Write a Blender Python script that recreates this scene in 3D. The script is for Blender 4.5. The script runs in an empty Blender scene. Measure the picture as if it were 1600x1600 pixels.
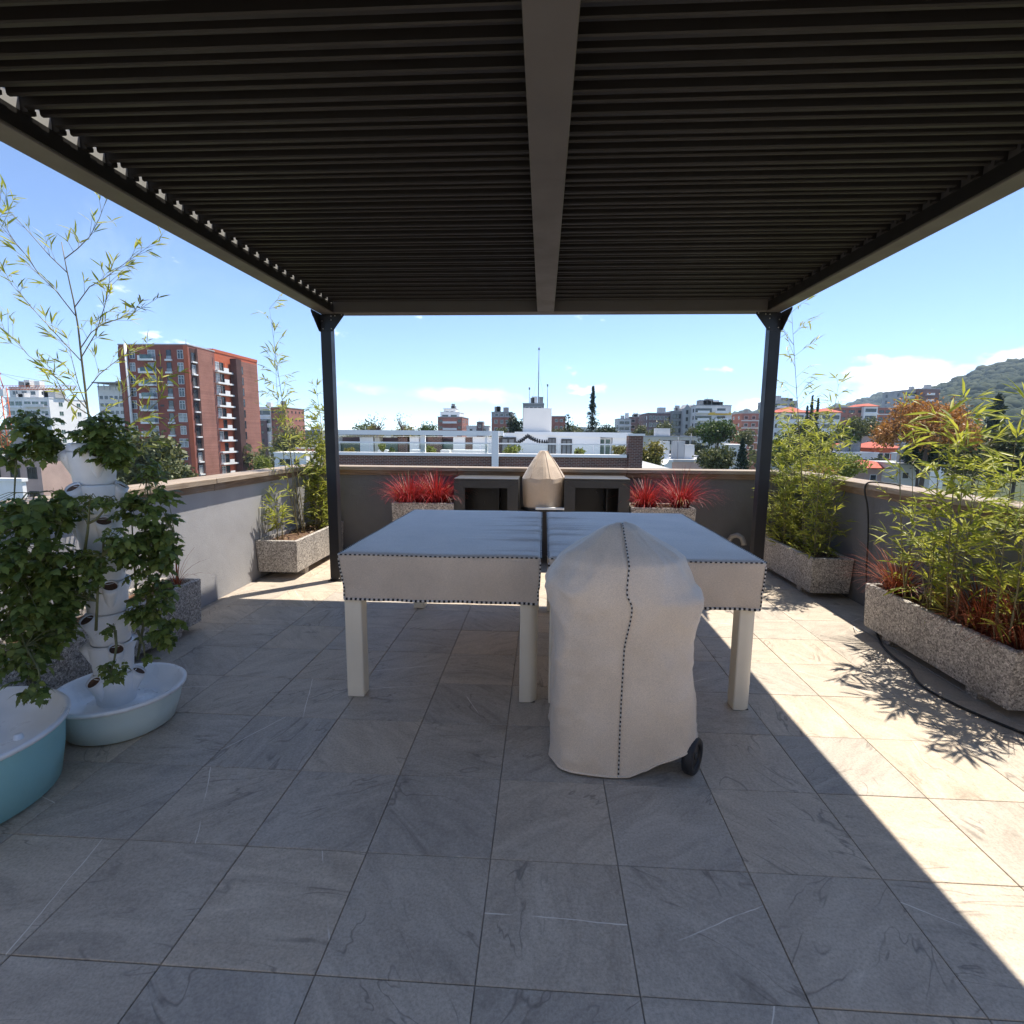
import bpy, bmesh, math, random
import numpy as np
from mathutils import Vector, Matrix, noise as mnoise

random.seed(7)
RNG = np.random.default_rng(11)
R = math.radians
S = bpy.context.scene
COL = S.collection

# ------------------------------------------------------------------ camera
FPX, PITCH, YAW, ROLL, EYE = 845.8, 0.143091, -0.0565665, 0.00818525, 1.5
_cp, _sp, _cy, _sy = math.cos(PITCH), math.sin(PITCH), math.cos(YAW), math.sin(YAW)
FWD = Vector((_sy * _cp, _cy * _cp, -_sp))
_r0 = Vector((_cy, -_sy, 0))
_u0 = _r0.cross(FWD)
RIGHT = math.cos(ROLL) * _r0 + math.sin(ROLL) * _u0
UP = -math.sin(ROLL) * _r0 + math.cos(ROLL) * _u0
cam_d = bpy.data.cameras.new('camera')
cam_d.sensor_width = 36.0
cam_d.lens = 36.0 * FPX / 1600.0
cam_d.clip_start = 0.05
cam_d.clip_end = 20000
cam = bpy.data.objects.new('camera', cam_d)
COL.objects.link(cam)
cam.matrix_world = Matrix(((RIGHT.x, UP.x, -FWD.x, 0), (RIGHT.y, UP.y, -FWD.y, 0), (RIGHT.z, UP.z, -FWD.z, EYE), (0, 0, 0, 1)))
S.camera = cam

# ------------------------------------------------------------------ sky, sun, exposure
SUN_DIR = Vector((0.297, 0.277, 1.0)).normalized()          # towards the sun
SUN_EL = math.asin(SUN_DIR.z)
SUN_AZ = math.atan2(SUN_DIR.x, SUN_DIR.y)
W = bpy.data.worlds.new('World')
S.world = W
W.use_nodes = True
nt = W.node_tree
nt.nodes.clear()


def wn(t, **k):
    n = nt.nodes.new(t)
    for a, b in k.items():
        setattr(n, a, b)
    return n


def wmath(op, a, b=None, clamp=False):
    n = wn('ShaderNodeMath', operation=op, use_clamp=clamp)
    for i, v in enumerate((a, b)):
        if v is None:
            continue
        if isinstance(v, (int, float)):
            n.inputs[i].default_value = v
        else:
            nt.links.new(v, n.inputs[i])
    return n.outputs[0]


SKY_STRENGTH = 0.069
out = wn('ShaderNodeOutputWorld')
bg = wn('ShaderNodeBackground')
bg.inputs[1].default_value = SKY_STRENGTH
sky = wn('ShaderNodeTexSky')
sky.sky_type = 'NISHITA'
sky.sun_disc = False
sky.sun_elevation = SUN_EL
sky.sun_rotation = SUN_AZ
sky.altitude = 3000
sky.air_density = 0.75
sky.dust_density = 0.2
sky.ozone_density = 3.0
tc = wn('ShaderNodeTexCoord')
sep = wn('ShaderNodeSeparateXYZ')
nt.links.new(tc.outputs['Generated'], sep.inputs[0])
azim = wmath('ARCTAN2', sep.outputs[0], sep.outputs[1])
elev = wmath('ARCSINE', sep.outputs[2])
noise = wn('ShaderNodeTexNoise', noise_dimensions='3D')
noise.inputs['Scale'].default_value = 9.0
noise.inputs['Detail'].default_value = 9.0
noise.inputs['Roughness'].default_value = 0.58
mapn = wn('ShaderNodeMapping')
mapn.inputs['Scale'].default_value = (1.0, 1.0, 2.2)
nt.links.new(tc.outputs['Generated'], mapn.inputs[0])
nt.links.new(mapn.outputs[0], noise.inputs[0])
puff = noise.outputs[0]
noise2 = wn('ShaderNodeTexNoise', noise_dimensions='3D')
noise2.inputs['Scale'].default_value = 3.0
noise2.inputs['Detail'].default_value = 6.0
noise2.inputs['Roughness'].default_value = 0.6
noise2.inputs['Distortion'].default_value = 1.2
map2 = wn('ShaderNodeMapping')
map2.inputs['Scale'].default_value = (1.0, 2.4, 1.4)
map2.inputs['Rotation'].default_value = (0.3, 0.4, 0.7)
nt.links.new(tc.outputs['Generated'], map2.inputs[0])
nt.links.new(map2.outputs[0], noise2.inputs[0])
veil = noise2.outputs[0]


def bump1(x, c, w):
    d = wmath('DIVIDE', wmath('SUBTRACT', x, c), w)
    return wmath('POWER', 2.718, wmath('MULTIPLY', wmath('MULTIPLY', d, d), -1.0))


def cloud(az_c, az_w, el_c, el_w, gain, base, tilt=0.0):
    ec = wmath('ADD', wmath('MULTIPLY', wmath('SUBTRACT', azim, az_c), tilt), el_c)
    d = wmath('DIVIDE', wmath('SUBTRACT', elev, ec), el_w)
    win = wmath('MULTIPLY', bump1(azim, az_c, az_w), wmath('POWER', 2.718, wmath('MULTIPLY', wmath('MULTIPLY', d, d), -1.0)))
    m = wmath('ADD', win, wmath('MULTIPLY', wmath('SUBTRACT', puff, 0.5), 2.6))
    return wmath('MULTIPLY', wmath('SUBTRACT', m, base), gain, clamp=True)


clouds = [
    cloud(0.565, 0.13, 0.086, 0.036, 3.0, 0.46, 0.12),     # cumulus left of the wooded hill
    cloud(0.72, 0.15, 0.116, 0.026, 3.0, 0.36, 0.34),      # bank behind the hill crest
    cloud(0.36, 0.06, 0.045, 0.018, 2.4, 0.60),            # small puffs low behind the flats
    cloud(-0.20, 0.20, 0.070, 0.016, 0.9, 0.50, -0.05),    # long low streak over the centre
    cloud(-1.9, 0.5, 0.10, 0.05, 2.6, 0.62),
    cloud(2.4, 0.6, 0.12, 0.05, 2.6, 0.62),
]
cm = clouds[0]
for c in clouds[1:]:
    cm = wmath('MAXIMUM', cm, c)
wisp = wmath('MULTIPLY', wmath('SUBTRACT', veil, 0.52), 2.4, clamp=True)
wisp = wmath('MULTIPLY', wisp, wmath('MULTIPLY', bump1(azim, -0.85, 0.35), bump1(elev, 0.42, 0.22)))
cm = wmath('MAXIMUM', cm, wmath('MULTIPLY', wisp, 0.45))
mix = wn('ShaderNodeMix', data_type='RGBA')
nt.links.new(cm, mix.inputs[0])
nt.links.new(sky.outputs[0], mix.inputs[6])
cmix = wn('ShaderNodeMix', data_type='RGBA')
nt.links.new(wmath('MULTIPLY', wmath('SUBTRACT', puff, 0.40), 4.0, clamp=True), cmix.inputs[0])
cmix.inputs[6].default_value = (5.0, 5.5, 6.2, 1)
cmix.inputs[7].default_value = (8.6, 8.6, 8.7, 1)
nt.links.new(cmix.outputs[2], mix.inputs[7])
nt.links.new(mix.outputs[2], bg.inputs[0])
nt.links.new(bg.outputs[0], out.inputs[0])

sun_d = bpy.data.lights.new('sun', 'SUN')
sun_d.energy = 2.0
sun_d.angle = R(0.53)
sun_d.color = (1.0, 0.925, 0.81)
sun = bpy.data.objects.new('sun', sun_d)
COL.objects.link(sun)
sun.location = (30, 30, 100)
sun.rotation_euler = SUN_DIR.to_track_quat('Z', 'Y').to_euler()

S.view_settings.view_transform = 'Standard'
S.view_settings.look = 'None'
S.view_settings.exposure = 2.14
S.view_settings.gamma = 1.0
S.view_settings.use_curve_mapping = False
S.cycles.use_denoising = True
S.cycles.max_bounces = 8
S.cycles.diffuse_bounces = 4
S.cycles.transparent_max_bounces = 12
S.cycles.sample_clamp_indirect = 6.0

# ------------------------------------------------------------------ helpers


def at(u, v, Y):
    """the point at depth Y (metres in front of the eye) seen at photo pixel (u, v)"""
    d = RIGHT * ((u - 800) / FPX) + UP * ((800 - v) / FPX) + FWD
    return Vector((0, 0, EYE)) + d * (Y / d.y)


def atx(u, v, X):
    d = RIGHT * ((u - 800) / FPX) + UP * ((800 - v) / FPX) + FWD
    return Vector((0, 0, EYE)) + d * (X / d.x)


def atz(u, v, z=0.0):
    d = RIGHT * ((u - 800) / FPX) + UP * ((800 - v) / FPX) + FWD
    return Vector((0, 0, EYE)) + d * ((z - EYE) / d.z)


def rnd(a, b):
    return random.uniform(a, b)


def place(o, parent):
    COL.objects.link(o)
    if parent is not None:
        o.parent = parent
        p = parent
        off = Vector((0, 0, 0))
        while p is not None:
            off += p.location
            p = p.parent
        o.location = -off
    return o


def thing(name, label, cat, loc=(0, 0, 0), group=None):
    o = bpy.data.objects.new(name, None)
    COL.objects.link(o)
    o.location = loc
    o.empty_display_size = 0.1
    o['label'] = label
    o['category'] = cat
    if group:
        o['group'] = group
    return o


def tag(o, label=None, cat=None, group=None, kind=None):
    if label:
        o['label'] = label
    if cat:
        o['category'] = cat
    if group:
        o['group'] = group
    if kind:
        o['kind'] = kind
    return o


class MB:
    """collects boxes, prisms, tubes, lathes; build() links them as ONE mesh object"""

    def __init__(self):
        self.v, self.f, self.m, self.s = [], [], [], []
        self.mi = 0

    def add(self, vs, fs, smooth=False):
        o = len(self.v)
        self.v += [tuple(p) for p in vs]
        for f in fs:
            self.f.append(tuple(i + o for i in f))
            self.m.append(self.mi)
            self.s.append(smooth)
        return self

    def box(self, x0, x1, y0, y1, z0, z1):
        v = [(x, y, z) for z in (z0, z1) for y in (y0, y1) for x in (x0, x1)]
        return self.add(v, [(0, 2, 3, 1), (4, 5, 7, 6), (0, 1, 5, 4), (1, 3, 7, 5), (3, 2, 6, 7), (2, 0, 4, 6)])

    def cbox(self, x0, x1, y0, y1, z0, z1, c):
        """box with chamfered vertical edges and top rim"""
        def ring(d, z):
            a, b, e, g = x0 + d, x1 - d, y0 + d, y1 - d
            k = c
            return [(a + k, e, z), (b - k, e, z), (b, e + k, z), (b, g - k, z), (b - k, g, z), (a + k, g, z), (a, g - k, z), (a, e + k, z)]
        rs = [ring(0, z0), ring(0, z1 - c), ring(c * 0.7, z1)]
        v = sum(rs, [])
        f = [tuple(range(7, -1, -1)), tuple(range(16, 24))]
        for k in range(2):
            for i in range(8):
                j = (i + 1) % 8
                f.append((k * 8 + i, k * 8 + j, k * 8 + 8 + j, k * 8 + 8 + i))
        return self.add(v, f)

    def prism(self, poly, axis, a, b):
        """poly: list of 2-D points; axis 0/1/2 is the extrusion axis"""
        def mk(p, t):
            q = list(p)
            q.insert(axis, t)
            return tuple(q)
        n = len(poly)
        v = [mk(p, a) for p in poly] + [mk(p, b) for p in poly]
        f = [tuple(range(n)), tuple(range(2 * n - 1, n - 1, -1))]
        for i in range(n):
            j = (i + 1) % n
            f.append((i, i + n, j + n, j))
        return self.add(v, f)

    def tube(self, pts, rad, n=6, cap=True, smooth=True):
        pts = [Vector(p) for p in pts]
        k = len(pts)
        if not hasattr(rad, '__len__'):
            rad = [rad] * k
        vs = []
        prev = None
        for i, p in enumerate(pts):
            t = (pts[min(i + 1, k - 1)] - pts[max(i - 1, 0)])
            t = t.normalized() if t.length > 1e-9 else Vector((0, 0, 1))
            if prev is None:
                a = t.orthogonal().normalized()
            else:
                a = (prev - t * prev.dot(t))
                a = a.normalized() if a.length > 1e-6 else t.orthogonal().normalized()
            prev = a
            b = t.cross(a)
            for j in range(n):
                w = 2 * math.pi * j / n
                vs.append(p + (a * math.cos(w) + b * math.sin(w)) * rad[i])
        fs = []
        for i in range(k - 1):
            for j in range(n):
                l = (j + 1) % n
                fs.append((i * n + j, i * n + l, (i + 1) * n + l, (i + 1) * n + j))
        if cap:
            fs.append(tuple(range(n - 1, -1, -1)))
            fs.append(tuple((k - 1) * n + j for j in range(n)))
        return self.add(vs, fs, smooth)

    def striped(self, pts, rad, period, n=6):
        """tube whose segments alternate between two materials every half period"""
        pts = [Vector(p) for p in pts]
        res, acc, step = [pts[0]], 0.0, period / 2
        for a, b in zip(pts[:-1], pts[1:]):
            d = (b - a).length
            while d > 1e-9 and acc + d >= step:
                t = (step - acc) / d
                a = a.lerp(b, t)
                res.append(a.copy())
                d = (b - a).length
                acc = 0.0
            acc += d
        f0 = len(self.f)
        self.tube(res, rad, n, cap=False)
        for k in range(len(self.f) - f0):
            self.m[f0 + k] = (k // n) % 2
        return self

    def lathe(self, prof, n=32, c=(0, 0, 0), smooth=True, a0=0.0):
        vs, fs = [], []
        for r, z in prof:
            for j in range(n):
                w = a0 + 2 * math.pi * j / n
                vs.append((c[0] + r * math.cos(w), c[1] + r * math.sin(w), c[2] + z))
        for i in range(len(prof) - 1):
            for j in range(n):
                l = (j + 1) % n
                fs.append((i * n + j, i * n + l, (i + 1) * n + l, (i + 1) * n + j))
        return self.add(vs, fs, smooth)

    def mesh(self, name, mats):
        me = bpy.data.meshes.new(name)
        me.from_pydata(self.v, [], self.f)
        for m in (mats if isinstance(mats, (list, tuple)) else [mats]):
            me.materials.append(m)
        me.polygons.foreach_set('material_index', self.m)
        me.polygons.foreach_set('use_smooth', self.s)
        me.update()
        return me

    def build(self, name, mats, parent=None, bevel=0.0, weld=False):
        me = self.mesh(name, mats)
        if bevel:
            bm = bmesh.new()
            bm.from_mesh(me)
            ed = [e for e in bm.edges if len(e.link_faces) == 2 and e.calc_face_angle(0) > 0.6]
            bmesh.ops.bevel(bm, geom=ed, offset=bevel, segments=1, affect='EDGES', clamp_overlap=True)
            bm.to_mesh(me)
            bm.free()
        return place(bpy.data.objects.new(name, me), parent)


def np_obj(name, verts, faces, mats, parent=None, smooth=False, mat_idx=None):
    """verts (n,3) and equal-sided faces (m,k) arrays -> one mesh object"""
    verts = np.asarray(verts, dtype=np.float32)
    faces = np.asarray(faces, dtype=np.int32)
    me = bpy.data.meshes.new(name)
    me.vertices.add(len(verts))
    me.vertices.foreach_set('co', verts.ravel())
    k = faces.shape[1]
    me.loops.add(faces.size)
    me.loops.foreach_set('vertex_index', faces.ravel())
    me.polygons.add(len(faces))
    me.polygons.foreach_set('loop_start', np.arange(0, faces.size, k, dtype=np.int32))
    me.polygons.foreach_set('loop_total', np.full(len(faces), k, dtype=np.int32))
    for m in (mats if isinstance(mats, (list, tuple)) else [mats]):
        me.materials.append(m)
    if mat_idx is not None:
        me.polygons.foreach_set('material_index', mat_idx)
    me.polygons.foreach_set('use_smooth', np.full(len(faces), smooth))
    me.update()
    me.validate()
    return place(bpy.data.objects.new(name, me), parent)


# ------------------------------------------------------------------ materials
class NB:
    def __init__(self, name):
        self.m = bpy.data.materials.new(name)
        self.m.use_nodes = True
        self.t = self.m.node_tree
        self.t.nodes.clear()
        self.out = self.n('ShaderNodeOutputMaterial')

    def n(self, typ, **k):
        x = self.t.nodes.new(typ)
        for a, b in k.items():
            setattr(x, a, b)
        return x

    def l(self, a, b):
        self.t.links.new(a, b)

    def sock(self, x, inp):
        if isinstance(x, (int, float)):
            inp.default_value = x
        elif isinstance(x, tuple):
            inp.default_value = x if len(x) == len(inp.default_value) else (*x, 1)
        else:
            self.l(x, inp)

    def math(self, op, a, b=None, clamp=False):
        x = self.n('ShaderNodeMath', operation=op, use_clamp=clamp)
        self.sock(a, x.inputs[0])
        if b is not None:
            self.sock(b, x.inputs[1])
        return x.outputs[0]

    def noise(self, vec, scale, detail=4, rough=0.55, dist=0.0):
        x = self.n('ShaderNodeTexNoise')
        x.inputs['Scale'].default_value = scale
        x.inputs['Detail'].default_value = detail
        x.inputs['Roughness'].default_value = rough
        x.inputs['Distortion'].default_value = dist
        self.l(vec, x.inputs['Vector'])
        return x.outputs[0]

    def ramp(self, fac, stops, interp='LINEAR'):
        x = self.n('ShaderNodeValToRGB')
        x.color_ramp.interpolation = interp
        e = x.color_ramp.elements
        while len(e) < len(stops):
            e.new(0.5)
        for i, (p, c) in enumerate(stops):
            e[i].position = p
            e[i].color = (*c, 1) if len(c) == 3 else c
        self.l(fac, x.inputs[0])
        return x.outputs[0]

    def mixc(self, fac, a, b, mode='MIX'):
        x = self.n('ShaderNodeMix', data_type='RGBA', blend_type=mode)
        self.sock(fac, x.inputs[0])
        self.sock(a, x.inputs[6])
        self.sock(b, x.inputs[7])
        return x.outputs[2]

    def coords(self, kind='Object', scale=None, rot=None):
        t = self.n('ShaderNodeTexCoord').outputs[kind]
        if scale or rot:
            m = self.n('ShaderNodeMapping')
            if scale:
                m.inputs['Scale'].default_value = scale
            if rot:
                m.inputs['Rotation'].default_value = rot
            self.l(t, m.inputs[0])
            t = m.outputs[0]
        return t

    def bump(self, h, strength, dist=0.01):
        b = self.n('ShaderNodeBump')
        b.inputs['Strength'].default_value = strength
        b.inputs['Distance'].default_value = dist
        self.l(h, b.inputs['Height'])
        return b.outputs[0]

    def pbr(self, col, rough=0.6, metal=0.0, spec=0.5, normal=None, **kw):
        p = self.n('ShaderNodeBsdfPrincipled')
        self.sock(col, p.inputs['Base Color'])
        self.sock(rough, p.inputs['Roughness'])
        self.sock(metal, p.inputs['Metallic'])
        self.sock(spec, p.inputs['Specular IOR Level'])
        for k, v in kw.items():
            self.sock(v, p.inputs[k])
        if normal is not None:
            self.l(normal, p.inputs['Normal'])
        return p

    def done(self, sh):
        self.l(sh.outputs[0] if hasattr(sh, 'outputs') else sh, self.out.inputs[0])
        return self.m


def sc(c, f):
    return tuple(min(1.0, x * f) for x in c)


def M(name, col, rough=0.6, var=0.18, scale=6.0, bump=0.0, bscale=60.0, metal=0.0, spec=0.5, stretch=None, detail=5):
    b = NB(name)
    co = b.coords('Object', stretch)
    n = b.noise(co, scale, detail)
    c = b.ramp(n, [(0.28, sc(col, 1 - var)), (0.72, sc(col, 1 + var))])
    nm = b.bump(b.noise(co, bscale, 3), bump, 0.004) if bump else None
    rg = b.ramp(b.noise(co, scale * 1.7, 3), [(0.3, (max(0, rough - 0.08),) * 3), (0.7, (min(1, rough + 0.08),) * 3)])
    return b.done(b.pbr(c, rg, metal, spec, nm))


def leaf_mat(name, dark, light, trans=0.35, rough=0.45, spec=0.35):
    b = NB(name)
    g = b.n('ShaderNodeNewGeometry')
    oi = b.n('ShaderNodeObjectInfo')
    r = b.math('FRACT', b.math('ADD', g.outputs['Random Per Island'], oi.outputs['Random']))
    c = b.ramp(r, [(0.0, dark), (1.0, light)])
    p = b.pbr(c, rough, 0, spec)
    t = b.n('ShaderNodeBsdfTranslucent')
    b.l(b.mixc(0.5, c, (1.0, 1.0, 0.35), 'MULTIPLY'), t.inputs[0])
    mx = b.n('ShaderNodeMixShader')
    mx.inputs[0].default_value = trans
    b.l(p.outputs[0], mx.inputs[1])
    b.l(t.outputs[0], mx.inputs[2])
    return b.done(mx)


def tile_mat():
    b = NB('slate_tile')
    co = b.coords('Object')
    oi = b.n('ShaderNodeObjectInfo')
    rn = oi.outputs['Random']
    off = b.n('ShaderNodeCombineXYZ')
    b.l(b.math('MULTIPLY', rn, 91.0), off.inputs[0])
    b.l(b.math('MULTIPLY', rn, 57.0), off.inputs[1])
    b.l(b.math('MULTIPLY', rn, 23.0), off.inputs[2])
    va = b.n('ShaderNodeVectorMath', operation='ADD')
    b.l(co, va.inputs[0])
    b.l(off.outputs[0], va.inputs[1])
    v = va.outputs[0]
    vr = b.n('ShaderNodeVectorRotate', rotation_type='Z_AXIS')
    b.l(v, vr.inputs['Vector'])
    b.l(b.math('MULTIPLY', b.math('FLOOR', b.math('MULTIPLY', rn, 7.9)), 0.8), vr.inputs['Angle'])
    w = vr.outputs[0]
    st = b.n('ShaderNodeMapping')
    st.inputs['Scale'].default_value = (1.0, 3.2, 1.0)
    b.l(w, st.inputs[0])
    big = b.noise(st.outputs[0], 2.6, 7, 0.68, 1.0)
    fine = b.noise(v, 105, 4, 0.75)
    mid = b.noise(v, 16, 6, 0.7, 0.5)
    c = b.ramp(big, [(0.27, (0.300, 0.256, 0.205)), (0.43, (0.420, 0.360, 0.292)), (0.56, (0.475, 0.410, 0.332)), (0.66, (0.53, 0.460, 0.375)), (0.76, (0.66, 0.580, 0.480))])
    # warm / cool drift from tile to tile
    tone = b.ramp(b.math('FRACT', b.math('MULTIPLY', rn, 13.7)), [(0.0, (0.90, 0.92, 0.95)), (0.35, (1.0, 1.0, 1.0)), (0.7, (1.07, 1.04, 1.0)), (1.0, (1.15, 1.10, 1.03))])
    c = b.mixc(1.0, c, tone, 'MULTIPLY')
    sp = b.ramp(fine, [(0.32, (0.70, 0.70, 0.70)), (0.5, (1, 1, 1)), (0.70, (1.28, 1.28, 1.28))])
    c = b.mixc(0.75, c, sp, 'MULTIPLY')
    cloudy = b.ramp(mid, [(0.56, (0, 0, 0)), (0.72, (1, 1, 1))])
    c = b.mixc(b.math('MULTIPLY', cloudy, 0.42), c, (0.64, 0.56, 0.45))
    # dark cleft lines: a thin band of a stretched noise
    cl = b.noise(st.outputs[0], 1.5, 3, 0.5, 1.4)
    band = b.math('SUBTRACT', 1.0, b.math('MULTIPLY', b.math('ABSOLUTE', b.math('SUBTRACT', cl, 0.5)), 70.0), clamp=True)
    gate = b.ramp(b.noise(v, 4, 2), [(0.48, (0, 0, 0)), (0.58, (1, 1, 1))])
    band = b.math('MULTIPLY', band, gate)
    c = b.mixc(b.math('MULTIPLY', band, 0.6), c, (0.13, 0.11, 0.09))
    # one white quartz vein on some tiles
    vv = b.n('ShaderNodeVectorRotate', rotation_type='Z_AXIS')
    b.l(co, vv.inputs['Vector'])
    b.l(b.math('MULTIPLY', rn, 61.0), vv.inputs['Angle'])
    sx = b.n('ShaderNodeSeparateXYZ')
    b.l(vv.outputs[0], sx.inputs[0])
    wob = b.math('MULTIPLY', b.math('SUBTRACT', b.noise(v, 6, 3), 0.5), 0.018)
    off2 = b.math('MULTIPLY', b.math('SUBTRACT', b.math('FRACT', b.math('MULTIPLY', rn, 37.3)), 0.5), 0.34)
    d = b.math('ABSOLUTE', b.math('SUBTRACT', b.math('ADD', sx.outputs[0], wob), off2))
    wid = b.math('MULTIPLY', b.noise(v, 9, 2), 0.0034)
    vein = b.math('LESS_THAN', d, wid)
    has = b.math('GREATER_THAN', b.math('FRACT', b.math('MULTIPLY', rn, 5.31)), 0.66)
    vein = b.math('MULTIPLY', vein, has)
    vein = b.math('MULTIPLY', vein, b.ramp(b.noise(v, 3.5, 2), [(0.42, (0, 0, 0)), (0.50, (1, 1, 1))]))
    c = b.mixc(b.math('MULTIPLY', vein, 0.9), c, (0.80, 0.74, 0.64))
    h = b.math('ADD', b.math('MULTIPLY', fine, 0.35), b.math('ADD', b.math('MULTIPLY', mid, 0.7), b.math('MULTIPLY', band, -0.8)))
    nm = b.bump(h, 0.35, 0.003)
    rg = b.ramp(mid, [(0.3, (0.44,) * 3), (0.7, (0.62,) * 3)])
    return b.done(b.pbr(c, rg, 0, 0.45, nm))


def terrazzo_mat():
    b = NB('granite_chip_concrete')
    co = b.coords('Object')
    v = b.n('ShaderNodeTexVoronoi')
    v.inputs['Scale'].default_value = 95
    b.l(co, v.inputs['Vector'])
    chip = b.ramp(v.outputs['Color'], [(0.0, (0.10, 0.09, 0.085)), (0.35, (0.30, 0.283, 0.265)), (0.65, (0.44, 0.415, 0.385)), (1.0, (0.66, 0.63, 0.59))])
    n = b.noise(co, 210, 3, 0.7)
    sp = b.ramp(n, [(0.36, (0.40, 0.38, 0.36)), (0.5, (1.15, 1.13, 1.10)), (0.68, (1.7, 1.65, 1.58))])
    c = b.mixc(1.0, chip, sp, 'MULTIPLY')
    st = b.noise(b.coords('Object', (1, 1, 0.35)), 4.5, 5, 0.6)
    c = b.mixc(b.math('MULTIPLY', b.ramp(st, [(0.5, (0, 0, 0)), (0.75, (1, 1, 1))]), 0.35), c, (0.16, 0.145, 0.125))
    nm = b.bump(b.math('ADD', n, v.outputs['Distance']), 0.6, 0.004)
    return b.done(b.pbr(c, 0.75, 0, 0.35, nm))


def render_mat(name, k):
    b = NB(name)
    co = b.coords('Object')
    n = b.noise(co, 2.2, 6, 0.65)
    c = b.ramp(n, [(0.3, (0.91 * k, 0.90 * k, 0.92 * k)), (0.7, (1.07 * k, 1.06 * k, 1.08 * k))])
    st = b.noise(b.coords('Object', (1.5, 1.5, 0.25)), 3.5, 4)
    c = b.mixc(b.math('MULTIPLY', b.ramp(st, [(0.55, (0, 0, 0)), (0.8, (1, 1, 1))]), 0.25), c, (1.3 * k, 1.27 * k, 1.24 * k))
    h = b.math('ADD', b.noise(co, 85, 4, 0.7), b.math('MULTIPLY', b.noise(co, 9, 3), 1.4))
    return b.done(b.pbr(c, 0.85, 0, 0.25, b.bump(h, 0.35, 0.005)))


def wood_mat(name, dark, light, axis):
    b = NB(name)
    s = [14.0, 14.0, 14.0]
    s[axis] = 0.9
    co = b.coords('Object', tuple(s))
    oi = b.n('ShaderNodeObjectInfo')
    va = b.n('ShaderNodeVectorMath', operation='ADD')
    b.l(co, va.inputs[0])
    b.l(oi.outputs['Random'], va.inputs[1])
    g = b.noise(va.outputs[0], 2.3, 7, 0.65, 1.1)
    c = b.ramp(g, [(0.30, dark), (0.52, tuple((a + e) / 2 for a, e in zip(dark, light))), (0.72, light)])
    gr = b.noise(b.coords('Object'), 3.0, 4)
    c = b.mixc(b.math('MULTIPLY', b.ramp(gr, [(0.5, (0, 0, 0)), (0.72, (1, 1, 1))]), 0.4), c, (0.30, 0.27, 0.24))
    return b.done(b.pbr(c, 0.62, 0, 0.35, b.bump(g, 0.4, 0.004)))


def fabric_mat(name, col, sheen=0.3):
    b = NB(name)
    co = b.coords('Object')
    w1 = b.noise(b.coords('Object', (1, 1, 4)), 150, 3, 0.7)
    w2 = b.noise(b.coords('Object', (4, 4, 1)), 150, 3, 0.7)
    wv = b.math('ADD', w1, w2)
    big = b.noise(co, 3.5, 5)
    c = b.ramp(big, [(0.3, sc(col, 0.90)), (0.7, sc(col, 1.08))])
    sp = b.ramp(b.math('MULTIPLY', wv, 0.5), [(0.38, (0.74,) * 3), (0.62, (1.22,) * 3)])
    c = b.mixc(0.8, c, sp, 'MULTIPLY')
    h = b.math('ADD', wv, b.math('MULTIPLY', b.noise(co, 9, 4), 2.5))
    p = b.pbr(c, 0.52, 0, 0.6, b.bump(h, 0.3, 0.003))
    p.inputs['Sheen Weight'].default_value = sheen
    p.inputs['Sheen Roughness'].default_value = 0.4
    return b.done(p)


def brick_mat(name, c1, c2, mortar, scale, rot=None, bump=0.3):
    b = NB(name)
    co = b.coords('Object', None, rot)
    x = b.n('ShaderNodeTexBrick')
    x.inputs['Scale'].default_value = scale
    x.inputs['Color1'].default_value = (*c1, 1)
    x.inputs['Color2'].default_value = (*c2, 1)
    x.inputs['Mortar'].default_value = (*mortar, 1)
    x.inputs['Mortar Size'].default_value = 0.018
    x.inputs['Brick Width'].default_value = 0.5
    x.inputs['Row Height'].default_value = 0.17
    b.l(co, x.inputs['Vector'])
    n = b.noise(b.coords('Object'), 0.35, 6, 0.6)
    c = b.mixc(1.0, x.outputs[0], b.ramp(n, [(0.3, (0.82,) * 3), (0.7, (1.15,) * 3)]), 'MULTIPLY')
    return b.done(b.pbr(c, 0.85, 0, 0.25))


def glass_mat(name, col, rough=0.06):
    b = NB(name)
    n = b.noise(b.coords('Object'), 0.6, 2)
    c = b.ramp(n, [(0.35, sc(col, 0.6)), (0.65, sc(col, 1.5))])
    return b.done(b.pbr(c, rough, 0, 0.6))


def clear_glass(name):
    b = NB(name)
    g = b.n('ShaderNodeBsdfGlossy')
    g.inputs['Roughness'].default_value = 0.02
    t = b.n('ShaderNodeBsdfTransparent')
    t.inputs[0].default_value = (0.95, 0.98, 0.97, 1)
    fr = b.n('ShaderNodeFresnel')
    fr.inputs[0].default_value = 1.5
    mx = b.n('ShaderNodeMixShader')
    b.l(fr.outputs[0], mx.inputs[0])
    b.l(t.outputs[0], mx.inputs[1])
    b.l(g.outputs[0], mx.inputs[2])
    return b.done(mx)


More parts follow.
